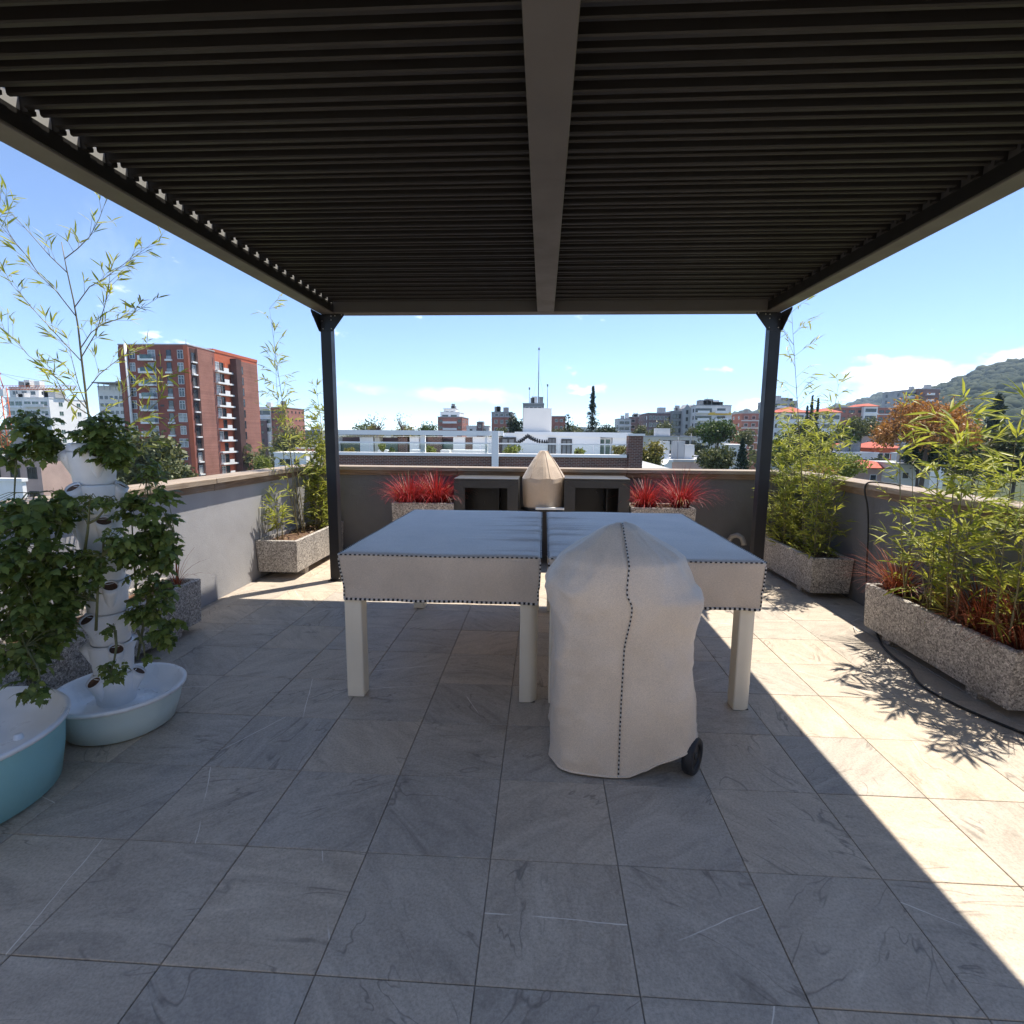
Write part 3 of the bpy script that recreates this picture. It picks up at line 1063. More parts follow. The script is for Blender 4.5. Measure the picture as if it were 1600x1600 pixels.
def cabinet(ua, ub, label):
    x0, x1 = at(ua, 750, YC).x, at(ub, 750, YC).x
    zt = at(0.5 * (ua + ub), 748, YC).z
    t = thing('open_cabinet', label, 'cabinet', ((x0 + x1) / 2, YC, 0), 'charcoal cabinets either side of the kamado')
    rw, rt = 0.125, 0.105
    MB().box(x0, x1, YC + 0.001, WF - 0.08, zt - 0.022, zt).build('top_panel', MT['char'], t, bevel=0.003)
    fr = MB()
    # mitred face frame
    z0_ = 0.0
    ix0, ix1, iz1, iz0 = x0 + rw, x1 - rw, zt - rt, 0.16
    fr.prism([(x0, zt - 0.023), (x1, zt - 0.023), (ix1, iz1), (ix0, iz1)], 1, YC, YC + 0.03)
    fr.build('frame_rail', MT['char'], t)
    MB().prism([(x0, zt - 0.026), (ix0 - 0.001, iz1), (ix0 - 0.001, iz0), (x0, z0_)], 1, YC + 0.001, YC + 0.03).build('frame_stile', MT['char'], t)
    MB().prism([(x1, zt - 0.026), (x1, z0_), (ix1 + 0.001, iz0), (ix1 + 0.001, iz1)], 1, YC + 0.001, YC + 0.03).build('frame_stile', MT['char'], t)
    MB().prism([(x0 + 0.003, z0_), (ix0 + 0.002, iz0), (ix1 - 0.002, iz0), (x1 - 0.003, z0_)], 1, YC + 0.002, YC + 0.03).build('frame_rail', MT['char'], t)
    MB().box(x0 + 0.002, x0 + 0.02, YC + 0.031, WF - 0.082, 0.0, zt - 0.023).build('side_panel', MT['char'], t)
    MB().box(x1 - 0.02, x1 - 0.002, YC + 0.031, WF - 0.082, 0.0, zt - 0.023).build('side_panel', MT['char'], t)
    MB().box(x0 + 0.021, x1 - 0.021, WF - 0.11, WF - 0.084, 0.0, zt - 0.024).build('back_panel', MT['black'], t)
    dvx = x0 + 0.27 if 'without' in label else x1 - 0.24
    MB().box(dvx, dvx + 0.012, YC + 0.15, WF - 0.112, 0.02, zt - 0.026).build('divider', MT['black'], t)
    MB().box(x0 + 0.021, x1 - 0.021, YC + 0.031, WF - 0.112, 0.10, 0.118).build('shelf', MT['black'], t)


cabinet(709, 810, 'charcoal open cabinet beside the long red fountain grass tuft')
cabinet(882, 985, 'charcoal open cabinet beside the split pair of red grass tufts')
kx = at(848, 790, 6.28).x
zk0, zk1 = at(848, 791, 6.28).z, at(848, 704, 6.28).z
ks = thing('kamado_stand', 'black stand carrying the tan covered kamado between two cabinets', 'stand', (kx, 6.28, 0))
MB().lathe([(0.0, zk0 - 0.035), (0.255, zk0 - 0.035), (0.262, zk0 - 0.02), (0.255, zk0 - 0.004), (0.0, zk0 - 0.004)], 32, (kx, 6.28, 0)).build('ring', MT['black'], ks)
for a in range(4):
    w = math.pi / 4 + a * math.pi / 2
    MB().tube([(kx + 0.20 * math.cos(w), 6.28 + 0.20 * math.sin(w), zk0 - 0.03), (kx + 0.23 * math.cos(w), 6.28 + 0.23 * math.sin(w), 0.0)], 0.016, 8).build('leg', MT['black'], ks)
sh = at(858, 795, 6.0)
MB().box(kx - 0.08, kx + 0.24, 6.0, 6.06, sh.z - 0.012, sh.z + 0.010).build('side_shelf', MT['lid'], ks)
kc = thing('kamado_cover', 'tan faceted canvas cover over the kamado between the cabinets', 'cover', (kx, 6.28, zk0))
H_ = zk1 - zk0
rings = [(0.0, 0.228), (0.015, 0.232), (0.25, 0.240), (0.45, 0.246), (0.52, 0.244), (0.60, 0.215), (0.72, 0.170), (0.85, 0.115), (0.95, 0.065), (0.995, 0.045), (1.0, 0.0)]
vs, fs = [], []
n = 40
for k, (f, r_) in enumerate(rings):
    for j in range(n):
        w = 2 * math.pi * j / n
        fac = 1 + (0.045 * math.cos(5 * w + 0.6) + 0.02 * math.sin(3 * w + 4 * f)) * (1 if f > 0.45 else 0.35)
        vs.append((kx + r_ * fac * math.cos(w), 6.28 + r_ * fac * math.sin(w), zk0 + H_ * f + 0.006 * math.sin(8 * w) * (0.3 < f < 0.7)))
for k in range(len(rings) - 1):
    for j in range(n):
        l = (j + 1) % n
        fs.append((k * n + j, k * n + l, (k + 1) * n + l, (k + 1) * n + j))
kcm = MB()
kcm.add(vs, fs, False)
kcm.build('canvas', MT['fabric_tan'], kc)
for w in (-2.2, -1.25, -0.4):
    pts = []
    for f, r_ in rings[4:-1]:
        fac = 1 + (0.045 * math.cos(5 * w + 0.6) + 0.02 * math.sin(3 * w + 4 * f))
        pts.append((kx + (r_ * fac + 0.002) * math.cos(w), 6.28 + (r_ * fac + 0.002) * math.sin(w), zk0 + H_ * f + 0.002))
    MB().tube(pts, 0.0035, 5).build('seam', MT['fabric_tan'], kc)

# bent grey pipe on the far wall, black cable, scrap of white wire
pp = [at(1137, 856, 6.52), at(1139, 845, 6.5), at(1144, 838, 6.47), at(1152, 836, 6.43), at(1159, 840, 6.40), at(1162, 848, 6.38), at(1162.5, 852, 6.37)]
pp = [Vector((pp[0].x, 6.55, 0.0))] + pp
tag(MB().tube(pp, 0.030, 12).build('vent_pipe', MT['pvc']), 'short grey bent vent pipe low against the far wall', 'pipe')
cb = [Vector((WR + 0.13, 4.70, 1.085)), Vector((WR + 0.10, 4.72, 1.105)), Vector((WR + 0.03, 4.80, 1.112)), Vector((WR - 0.035, 4.86, 1.115)), Vector((WR - 0.072, 4.88, 1.10)), Vector((WR - 0.076, 4.885, 1.03)),
      Vector((WR - 0.045, 4.86, 0.90)), Vector((WR - 0.030, 4.83, 0.6)), Vector((WR - 0.03, 4.82, 0.3)), Vector((WR - 0.035, 4.72, 0.05)), Vector((WR - 0.06, 4.60, 0.010))]
cb += [Vector((2.70, 4.40, 0.012)), Vector((2.56, 4.10, 0.010))]
for u_, v_ in ((1378, 1010), (1400, 1030), (1421, 1044), (1430, 1062), (1445, 1075), (1475, 1092), (1510, 1109), (1550, 1126), (1600, 1146), (1680, 1178)):
    q = atz(u_, v_, 0.009)
    cb.append(q)
cbs = []
for a, b in zip(cb[:-1], cb[1:]):
    for k in range(4):
        cbs.append(a.lerp(b, k / 4))
cbs.append(cb[-1])
for _ in range(3):
    cbs = [cbs[0]] + [(cbs[i - 1] + cbs[i] * 2 + cbs[i + 1]) / 4 for i in range(1, len(cbs) - 1)] + [cbs[-1]]
tag(MB().tube(cbs, 0.0075, 8).build('power_cable', MT['cable']), 'black cable hung over the shaded wall and trailing along the floor', 'cable')
wv = [atz(1334, 979, 0.012), atz(1337, 984, 0.02), atz(1342, 987, 0.01), atz(1347, 986, 0.03)]
tag(MB().tube(wv, 0.0035, 6).build('wire_scrap', MT['lid']), 'short curled white wire on the floor by a granite planter', 'wire')

# ------------------------------------------------------------------ planters


def planter(x0, x1, y0, y1, z0, z1, label, soil=True):
    t = thing('planter', label, 'planter', ((x0 + x1) / 2, (y0 + y1) / 2, 0), 'granite chip planters')
    w = 0.035
    m = MB()
    tp = 0.012     # sides lean in a little towards the foot

    def ring(ix, z, d):
        return [(x0 + ix + d, y0 + ix + d, z), (x1 - ix - d, y0 + ix + d, z), (x1 - ix - d, y1 - ix - d, z), (x0 + ix + d, y1 - ix - d, z)]
    rs = ring(0, z0, tp) + ring(0, z1 - 0.006, 0) + ring(0.006, z1, 0) + ring(w - 0.004, z1, 0) + ring(w, z1 - 0.006, 0) + ring(w, z1 - 0.08, 0)
    f = [(3, 2, 1, 0)]
    for k in range(5):
        for i in range(4):
            j = (i + 1) % 4
            f.append((k * 4 + i, k * 4 + j, k * 4 + 4 + j, k * 4 + 4 + i))
    m.add(rs, f)
    m.build('trough', MT['terrazzo'], t)
    # soil with lumps
    nx_ = 14 if x1 - x0 > y1 - y0 else 6
    ny_ = 6 if x1 - x0 > y1 - y0 else 22
    vs_, fs_ = [], []
    for j in range(ny_ + 1):
        for i in range(nx_ + 1):
            vs_.append((x0 + w + (x1 - x0 - 2 * w) * i / nx_, y0 + w + (y1 - y0 - 2 * w) * j / ny_, z1 - 0.042 + rnd(-0.010, 0.016)))
    for j in range(ny_):
        for i in range(nx_):
            a = j * (nx_ + 1) + i
            fs_.append((a, a + 1, a + nx_ + 2, a + nx_ + 1))
    so = np_obj('soil', vs_, fs_, MT['soil'], t, True)
    # bark chips and dead leaves on the soil
    ch = MB()
    for k in range(90):
        px, py = rnd(x0 + w + 0.01, x1 - w - 0.01), rnd(y0 + w + 0.01, y1 - w - 0.01)
        a, s_ = rnd(0, 6.28), rnd(0.012, 0.03)
        dx, dy = math.cos(a) * s_, math.sin(a) * s_
        z = z1 - 0.030 + rnd(0, 0.012)
        ch.add([(px - dx, py - dy, z), (px + dy * 0.4, py - dx * 0.4, z + rnd(0, 0.010)), (px + dx, py + dy, z + rnd(-0.004, 0.012)), (px - dy * 0.4, py + dx * 0.4, z + rnd(0, 0.008))], [(0, 1, 2, 3)])
    tag(ch.build('bark_chips', MT['dry_blade'], so), kind='stuff')
    lx = (x1 - x0) > (y1 - y0)
    for q in (0.18, 0.78):
        if lx:
            cx = x0 + (x1 - x0) * q
            MB().box(cx, cx + 0.09, y0 + 0.03, y1 - 0.03, 0.0, z0 + 0.0).build('foot_block', MT['terrazzo'], t)
        else:
            cy_ = y0 + (y1 - y0) * q
            MB().box(x0 + 0.035, x1 - 0.035, cy_, cy_ + 0.09, 0.0, z0 + 0.0).build('foot_block', MT['terrazzo'], t)
    return z1 - 0.04


PZ0, PZ1 = 0.055, 0.388
planter(2.495, 2.868, 5.035, 6.39, PZ0, PZ1, 'granite planter of dense yellow bamboo behind the pergola post on the shaded side')
planter(2.495, 2.868, 2.86, 4.20, PZ0, PZ1, 'granite planter with bamboo and rust red grass by the trailing cable')
planter(-2.92, -2.49, 5.27, 6.58, 0.075, 0.405, 'granite planter of bamboo in the sunlit corner beyond the pergola post')
planter(-2.92, -2.60, 2.53, 3.88, PZ0, PZ1, 'granite planter behind the white growing tower')
planter(-2.92, -2.60, 1.10, 2.46, PZ0, PZ1, 'granite planter mostly hidden behind the teal tub')
pa, pb = at(612, 785, 6.02), at(709, 785, 6.02)
planter(pa.x, pb.x - 0.004, 6.02, 6.45, 0.05, pa.z, 'granite planter of red grass left of the open cabinets')
pc, pd = at(987, 793, 6.02), at(1088, 793, 6.02)
planter(pc.x, pd.x, 6.02, 6.45, 0.05, pc.z, 'granite planter of red grass right of the open cabinets')

# ================================================================== plants on the terrace


def leaf_shape(kind):
    if kind == 'bamboo':        # narrow lance, gently folded and drooping
        v = [(0, 0, 0), (0.28, 0.062, 0.020), (0.28, -0.062, 0.020), (0.28, 0, 0.0), (0.66, 0.050, -0.012), (0.66, -0.050, -0.012), (0.66, 0, -0.028), (1.0, 0, -0.095)]
        f = [(0, 3, 1), (0, 2, 3), (1, 3, 6, 4), (3, 2, 5, 6), (4, 6, 7), (6, 5, 7)]
        return v, f
    # tomato: toothed lobed leaflets along a midrib, curling down
    v, f = [], []

    def leaflet(ox, oy, oz, ang_, L, Wd, droop):
        ca, sa = math.cos(ang_), math.sin(ang_)
        o = len(v)
        out_ = [(0, 0), (0.16, 0.30), (0.26, 0.22), (0.40, 0.46), (0.52, 0.30), (0.68, 0.34), (0.78, 0.16), (1.0, 0.0)]
        for t, w_ in out_:
            for sgn in (1, 0, -1):
                x, y = t * L, sgn * w_ * Wd
                z = oz - droop * t * t * L + (0.10 * abs(w_) * Wd if sgn else 0) - (0.22 * (w_ * Wd) if sgn else 0) * t
                v.append((ox + x * ca - y * sa, oy + x * sa + y * ca, z))
        for k in range(len(out_) - 1):
            a = o + k * 3
            f.append((a, a + 1, a + 4, a + 3))
            f.append((a + 1, a + 2, a + 5, a + 4))
    leaflet(0.58, 0, -0.05, 0.0, 0.42, 0.34, 0.55)
    for t, s_, sz in ((0.50, 1, 0.34), (0.46, -1, 0.34), (0.26, 1, 0.26), (0.22, -1, 0.26)):
        leaflet(t, 0.0, -0.03, s_ * 1.05, sz, 0.30, 0.5)
    o = len(v)
    v += [(0, 0.008, 0), (0, -0.008, 0), (0.6, 0.006, -0.05), (0.6, -0.006, -0.05)]
    f.append((o, o + 1, o + 3, o + 2))
    return v, f


LEAF = {}
for kind, mats in (('bamboo', ('bamboo', 'bamboo_far')), ('tomato', ('tomato',))):
    v, f = leaf_shape(kind)
    tri = []
    for q in f:
        tri.append(q[:3])
        if len(q) == 4:
            tri.append((q[0], q[2], q[3]))
    LEAF[kind] = (np.array(v, dtype=np.float32), np.array(tri, dtype=np.int32))
LEAF_ME = {}


def leaf_mesh(kind, mat):
    if (kind, mat) not in LEAF_ME:
        v, t = LEAF[kind]
        me = bpy.data.meshes.new('leaf')
        me.from_pydata(v.tolist(), [], t.tolist())
        me.materials.append(MT[mat])
        LEAF_ME[(kind, mat)] = me
    return LEAF_ME[(kind, mat)]


def frame(p, d, size, roll=None):
    """matrix that puts a unit leaf at p pointing along d"""
    d = Vector(d).normalized()
    up = Vector((0, 0, 1))
    if abs(d.z) > 0.97:
        up = Vector((0, 1, 0))
    y = up.cross(d).normalized()
    z = d.cross(y)
    m = Matrix(((d.x, y.x, z.x, 0), (d.y, y.y, z.y, 0), (d.z, y.z, z.z, 0), (0, 0, 0, 1)))
    if roll is None:
        roll = rnd(-0.9, 0.9)
    return Matrix.Translation(p) @ m @ Matrix.Rotation(roll, 4, 'X') @ Matrix.Scale(size, 4)


def add_leaves(parent, mats4, kind, mat, n_ind, joined='foliage'):
    """mats4: list of matrices; the n_ind largest become leaf objects, the others one joined part"""
    mats4 = sorted(mats4, key=lambda m: -m.to_scale().x)
    me = leaf_mesh(kind, mat)
    off = Matrix.Translation(-parent.location)
    for m in mats4[:n_ind]:
        o = bpy.data.objects.new('leaf', me)
        COL.objects.link(o)
        o.parent = parent
        o.matrix_local = off @ m
    rest = mats4[n_ind:]
    if rest:
        v, t = LEAF[kind]
        A = np.array([[list(r) for r in m] for m in rest], dtype=np.float32)
        P = np.einsum('nij,kj->nki', A[:, :3, :3], v) + A[:, None, :3, 3]
        F = (t[None] + (np.arange(len(rest)) * len(v))[:, None, None]).reshape(-1, 3)
        tag(np_obj(joined, P.reshape(-1, 3), F, MT[mat], parent), kind='stuff')


def bez(a, b, bow, n):
    """n+1 points from a to b with a sideways bow"""
    a, b, bow = Vector(a), Vector(b), Vector(bow)
    return [a.lerp(b, k / n) + bow * (math.sin(math.pi * k / n)) for k in range(n + 1)]


def bamboo(name, label, culms, group, leaf=0.13, mat='bamboo', n_ind=150, seed=1):
    """culms: (base, tip, radius, first_leaf_fraction, twigs_per_node, twig_length, leaves_per_twig)"""
    rs = random.Random(seed)
    base = Vector(culms[0][0])
    t = thing(name, label, 'bamboo', base, group)
    L = []
    for (a, b, r0, f0, per, tw, lp) in culms:
        a, b = Vector(a), Vector(b)
        ln = (b - a).length
        n = max(6, int(ln / 0.10))
        bow = Vector((rs.uniform(-1, 1), rs.uniform(-1, 1), 0)) * 0.03 * ln
        pts = bez(a, b, bow, n)
        m = MB()
        rad = []
        pp_ = []
        for k, p in enumerate(pts):
            f = k / n
            r_ = r0 * (1 - 0.82 * f)
            pp_ += [p]
            rad += [r_ * (1.25 if k % 2 == 0 else 1.0)]
        m.tube(pp_, rad, 6)
        cu = m.build('culm', MT['culm'], t)
        tg = MB()
        for k in range(int(f0 * n), n + 1):
            f = k / n
            p = pts[k]
            nt_ = per if rs.random() < per % 1 or per >= 1 else 0
            nt_ = int(per) + (1 if rs.random() < (per % 1) else 0)
            for q in range(nt_):
                w = rs.uniform(0, 6.283)
                el = rs.uniform(0.25, 1.0)
                ln_t = tw * rs.uniform(0.5, 1.15) * (1.0 - 0.45 * f)
                d = Vector((math.cos(w) * math.cos(el), math.sin(w) * math.cos(el), math.sin(el)))
                e = p + d * ln_t
                # keep twigs inside the parapet
                e.x = min(max(e.x, WL + 0.03), WR - 0.03) if e.z < 1.15 else e.x
                mid = p.lerp(e, 0.55) + Vector((0, 0, 0.03 * ln_t))
                tg.tube([p, mid, e], [r0 * 0.28, r0 * 0.2, 0.0007], 4, cap=False)
                for s_ in range(lp):
                    g_ = 0.30 + 0.70 * (s_ + 1) / lp
                    lpnt = p.lerp(mid, g_ / 0.55) if g_ < 0.55 else mid.lerp(e, (g_ - 0.55) / 0.45)
                    sd = Vector((-d.y, d.x, 0)) * rs.choice((-1, 1)) * rs.uniform(0.2, 1.0)
                    ld = d * rs.uniform(0.5, 1.0) + sd + Vector((0, 0, rs.uniform(-0.75, 0.35)))
                    sz = leaf * rs.uniform(0.55, 1.15)
                    L.append(frame(lpnt, ld, sz, rs.uniform(-1.0, 1.0)))
        if tg.v:
            tag(tg.build('twigs', MT['culm'], cu), kind='stuff')
    add_leaves(t, L, 'bamboo', mat, n_ind)
    return t


SZ = PZ1 - 0.045
# --- shaded side, far planter: dense clump and one tall sparse cane
c_ = []
rs_ = random.Random(3)
for k in range(20):
    x, y = rs_.uniform(2.56, 2.80), rs_.uniform(5.15, 6.25)
    hgt = rs_.uniform(0.75, 1.35)
    c_.append(((x, y, SZ), (x + rs_.uniform(-0.10, 0.06), y + rs_.uniform(-0.08, 0.08), SZ + hgt), 0.0042, 0.08, 3.4, 0.19, 7))
bamboo('bamboo_plant', 'dense yellow green bamboo clump behind the pergola post on the shaded side', c_, 'bamboo along the parapets', 0.095, 'bamboo', 120, 21)
tip = at(1237, 488, 5.55)
tall = [((2.66, 5.5, SZ), (tip.x, tip.y, tip.z), 0.006, 0.42, 1.8, 0.45, 7)]
tp2 = at(1310, 602, 5.4)
tall += [((2.70, 5.4, SZ), (tp2.x, tp2.y, tp2.z), 0.005, 0.45, 1.6, 0.24, 6)]
bamboo('bamboo_plant', 'tall thin sparse bamboo cane rising above the dense clump by the post', tall, 'bamboo along the parapets', 0.12, 'bamboo_far', 60, 5)
# --- shaded side, near planter: three clumps


def clump(name, label, y0, y1, n, tops, seed, extra_ind, hmin=0.55, hmax=0.95, leaf=0.125, dens=1.0):
    rs = random.Random(seed)
    c = []
    for (u, v, yy) in tops:
        e = at(u, v, yy)
        bx = min(max(e.x + rs.uniform(-0.1, 0.05), 2.55), 2.80)
        c.append(((bx, yy + rs.uniform(-0.05, 0.05), SZ), (e.x, e.y, e.z), 0.0055, 0.26, 1.9 * dens, 0.18, 6))
    for k in range(n):
        x, y = rs.uniform(2.56, 2.80), rs.uniform(y0, y1)
        hgt = rs.uniform(hmin, hmax)
        c.append(((x, y, SZ), (x + rs.uniform(-0.12, 0.05), y + rs.uniform(-0.10, 0.10), SZ + hgt), 0.0042, 0.16, 1.8 * dens, 0.16, 6))
    return bamboo(name, label, c, 'bamboo along the parapets', leaf, 'bamboo', extra_ind, seed)


clump('bamboo_plant', 'leafy bamboo in the near granite planter, its shoots left of the orange tree crown', 3.70, 3.95, 3, [(1408, 622, 3.85), (1424, 700, 3.82)], 31, 170, 0.4, 0.75, 0.125, 0.6)
clump('bamboo_plant', 'bushiest bright bamboo in the near granite planter, above the rust red grass', 3.36, 3.66, 5, [(1500, 660, 3.45), (1513, 628, 3.40), (1470, 655, 3.55), (1540, 700, 3.35)], 32, 260, leaf=0.135)
clump('bamboo_plant', 'bamboo clump at the picture edge in the near granite planter', 2.95, 3.12, 4, [(1590, 660, 3.05), (1612, 640, 3.0)], 33, 170)
# --- sunlit corner planter
LZ0 = 0.36
c_ = []
for k in range(9):
    e = at(rs_.uniform(478, 508), rs_.uniform(640, 760), 6.35)
    x = rs_.uniform(-2.72, -2.60)
    c_.append(((x, rs_.uniform(6.1, 6.45), LZ0), (e.x, e.y + rs_.uniform(-0.15, 0.1), e.z), 0.005, 0.10, 2.8, 0.15, 7))
e = at(494, 605, 6.30)
c_.append(((-2.66, 6.3, LZ0), (e.x, e.y, e.z), 0.007, 0.25, 2.2, 0.13, 6))
bamboo('bamboo_plant', 'upright yellow bamboo clump beside the pergola post in the sunlit corner', c_, 'bamboo along the parapets', 0.11, 'bamboo', 100, 41)
c_ = []
for u, v in ((421, 482), (430, 560), (445, 620), (452, 655)):
    e = at(u, v, 5.85)
    c_.append(((rs_.uniform(-2.74, -2.60), rs_.uniform(5.75, 5.95), LZ0), (e.x, e.y, e.z), 0.0055, 0.36, 1.6, 0.30, 6))
bamboo('bamboo_plant', 'tall sparse bamboo canes in the sunlit corner planter', c_, 'bamboo along the parapets', 0.12, 'bamboo_far', 80, 42)
c_ = []
for k in range(5):
    x, y = rs_.uniform(-2.80, -2.66), rs_.uniform(5.38, 5.55)
    c_.append(((x, y, LZ0), (x + rs_.uniform(-0.05, 0.05), y + rs_.uniform(-0.06, 0.04), LZ0 + rs_.uniform(0.30, 0.50)), 0.004, 0.35, 1.5, 0.14, 5))
bamboo('bamboo_plant', 'short leafy bamboo shoots at the front of the sunlit corner planter', c_, 'bamboo along the parapets', 0.13, 'bamboo', 70, 43)

# --- the big airy bamboo behind the growing tower: main cane and hand-traced branches
YA = 3.35
ab = thing('bamboo_plant', 'tall airy bamboo spreading against the sky behind the growing tower', 'bamboo', (-2.76, YA, SZ), 'bamboo along the parapets')
stem_px = [(158, 905), (155, 800), (148, 700), (137, 640), (128, 565), (122, 510), (115, 470), (104, 420), (96, 378)]
br_px = [
    [(137, 640), (100, 600), (75, 578), (45, 556), (20, 528), (0, 508)],
    [(128, 565), (95, 530), (60, 492), (30, 458), (0, 424)],
    [(115, 497), (88, 455), (62, 430), (40, 398), (18, 372), (-5, 345)],
    [(104, 428), (78, 400), (50, 368), (20, 335), (0, 315)],
    [(101, 402), (122, 388), (140, 370), (155, 342), (166, 312)],
    [(119, 475), (140, 448), (162, 436), (186, 418), (212, 400), (236, 382)],
    [(126, 545), (142, 520), (158, 508), (180, 500), (205, 490), (220, 482)],
    [(128, 560), (150, 520), (163, 480), (170, 450), (172, 425)],
    [(133, 610), (155, 585), (180, 565), (205, 552), (228, 543)],
    [(140, 655), (165, 640), (195, 625), (220, 605), (262, 590)],
    [(148, 700), (180, 680), (215, 655), (245, 630), (255, 610)],
    [(150, 720), (190, 705), (225, 690), (262, 668)],
    [(137, 640), (122, 600), (112, 560), (106, 530)],
    [(112, 650), (102, 625), (92, 600), (84, 585)],
]


def px_poly(pxs, y, dy, rs):
    n = len(pxs)
    return [at(u, v, y + dy * (k / max(1, n - 1)) + rs.uniform(-0.02, 0.02)) for k, (u, v) in enumerate(pxs)]


rs_ = random.Random(77)
sp = px_poly(stem_px, YA, 0.05, rs_)
sp[0] = Vector((sp[0].x, sp[0].y, SZ))
MB().tube(sp, [0.0095 * (1 - 0.78 * k / (len(sp) - 1)) for k in range(len(sp))], 8).build('culm', MT['culm'], ab)
LL = []
for bi, b in enumerate(br_px):
    pts = px_poly(b, YA + 0.02, rs_.uniform(-0.35, 0.35), rs_)
    pts[0] = min((sp[q].lerp(sp[q + 1], f / 8) for q in range(len(sp) - 1) for f in range(9)), key=lambda q: (q - pts[0]).length)
    n = len(pts)
    br = MB().tube(pts, [0.0034 * (1 - 0.72 * k / (n - 1)) for k in range(n)], 5).build('branch', MT['culm'], ab)
    tg = MB()
    fine = []
    for a, c in zip(pts[:-1], pts[1:]):
        for k in range(3):
            fine.append((a.lerp(c, k / 3), (c - a).normalized()))
    fine.append((pts[-1], (pts[-1] - pts[-2]).normalized()))
    for k, (p, d) in enumerate(fine):
        if k < 2:
            continue
        if rs_.random() < 0.95:
            dd = (d + Vector((rs_.uniform(-1, 1), rs_.uniform(-1, 1), rs_.uniform(-0.4, 1.0))) * 0.9).normalized()
            e = p + dd * rs_.uniform(0.05, 0.15)
            tg.tube([p, e], [0.0013, 0.0006], 4, cap=False)
            for q in range(rs_.choice((3, 4, 4, 5))):
                ld = dd + Vector((rs_.uniform(-1, 1), rs_.uniform(-1, 1), rs_.uniform(-0.8, 0.6))) * 0.8
                LL.append(frame(p.lerp(e, rs_.uniform(0.5, 1.0)), ld, rs_.uniform(0.055, 0.10), rs_.uniform(-1.2, 1.2)))
    for q in range(5):
        ld = fine[-1][1] + Vector((rs_.uniform(-1, 1), rs_.uniform(-1, 1), rs_.uniform(-0.8, 0.6))) * 0.7
        LL.append(frame(pts[-1], ld, rs_.uniform(0.06, 0.10)))
    if tg.v:
        tag(tg.build('twigs', MT['culm'], br), kind='stuff')
# a few broad young leaves low down
for u, v in ((83, 590), (96, 615), (104, 640), (112, 660), (215, 655), (230, 640), (245, 650), (262, 590), (250, 575), (200, 690), (225, 685), (205, 605), (225, 600), (90, 570), (120, 655)):
    LL.append(frame(at(u, v, YA + rs_.uniform(-0.1, 0.1)), (rs_.uniform(-1, 1), rs_.uniform(-0.5, 0.5), rs_.uniform(-0.2, 1.2)), rs_.uniform(0.11, 0.15)))
add_leaves(ab, LL, 'bamboo', 'bamboo', 280)


def grass(name, label, c, n, length, mat, spread, seed, group, flat=0.35, clip=None):
    rs = random.Random(seed)
    t = thing(name, label, 'grass', c, group)
    vs, fs = [], []
    for k in range(n):
        w = rs.uniform(0, 6.283)
        lean = rs.uniform(0.06, 1.25) ** 0.8
        ln = length * rs.uniform(0.45, 1.15)
        b = Vector(c) + Vector((math.cos(w), math.sin(w), 0)) * rs.uniform(0, spread)
        h0 = Vector((math.cos(w), math.sin(w), 0))
        wd = rs.uniform(0.0022, 0.0048)
        sd = Vector((-h0.y, h0.x, 0))
        o = len(vs)
        N = 5
        for q in range(N + 1):
            f = q / N
            a = lean * (0.25 + 1.1 * f) * 1.05
            r_ = ln * f * math.sin(min(a, 1.9)) * 0.95
            z = ln * f * math.cos(min(a, 1.9) * 0.85)
            p = b + h0 * r_ + Vector((0, 0, max(z, -0.02)))
            if clip:
                p.x = min(max(p.x, clip[0]), clip[1])
                p.y = min(p.y, clip[2])
            w2 = wd * (1 - f) + 0.0006
            vs += [p + sd * w2, p - sd * w2]
        for q in range(N):
            a = o + 2 * q
            fs.append((a, a + 1, a + 3, a + 2))
    cut = int(n * 0.96) * 5 if n > 100 else len(fs)
    ve = [tuple(p) for p in vs]
    nv = int(n * 0.96) * 12 if n > 100 else len(ve)
    tag(np_obj('blades', ve[:nv], fs[:cut], MT[mat], t), kind='stuff')
    if cut < len(fs):
        tag(np_obj('dry_blades', ve[nv:], [tuple(i - nv for i in q) for q in fs[cut:]], MT['dry_blade'], t), kind='stuff')
    return t


ga, gb = at(640, 788, 6.2), at(682, 786, 6.2)
CL = (-9, 9, WF - 0.05)
grass('fountain_grass', 'red fountain grass tuft at the outer end of the planter left of the cabinets', (ga.x, 6.2, pa.z - 0.04), 760, 0.37, 'red_grass', 0.16, 1, 'red fountain grasses', clip=CL)
grass('fountain_grass', 'red fountain grass tuft next to the cabinet left of the kamado', (gb.x, 6.22, pa.z - 0.04), 760, 0.40, 'red_grass', 0.15, 2, 'red fountain grasses', clip=CL)
gd, ge = at(1008, 795, 6.2), at(1062, 795, 6.2)
grass('fountain_grass', 'red fountain grass tuft next to the cabinet right of the kamado', (gd.x, 6.2, pc.z - 0.04), 480, 0.37, 'red_grass', 0.11, 3, 'red fountain grasses', clip=CL)
grass('fountain_grass', 'spiky red fountain grass tuft at the outer end right of the cabinets', (ge.x, 6.2, pc.z - 0.04), 480, 0.46, 'red_grass', 0.09, 4, 'red fountain grasses', clip=CL)
CR = (2.2, WR - 0.02, 99)
grass('fountain_grass', 'rust red grass tuft at the far end of the near bamboo planter', (2.62, 4.02, SZ), 260, 0.40, 'rust_grass', 0.09, 5, 'rust grasses under the bamboo', clip=CR)
grass('fountain_grass', 'dark rust red grass tuft beneath the bushiest bamboo', (2.66, 3.28, SZ), 420, 0.38, 'rust_grass', 0.13, 6, 'rust grasses under the bamboo', clip=CR)
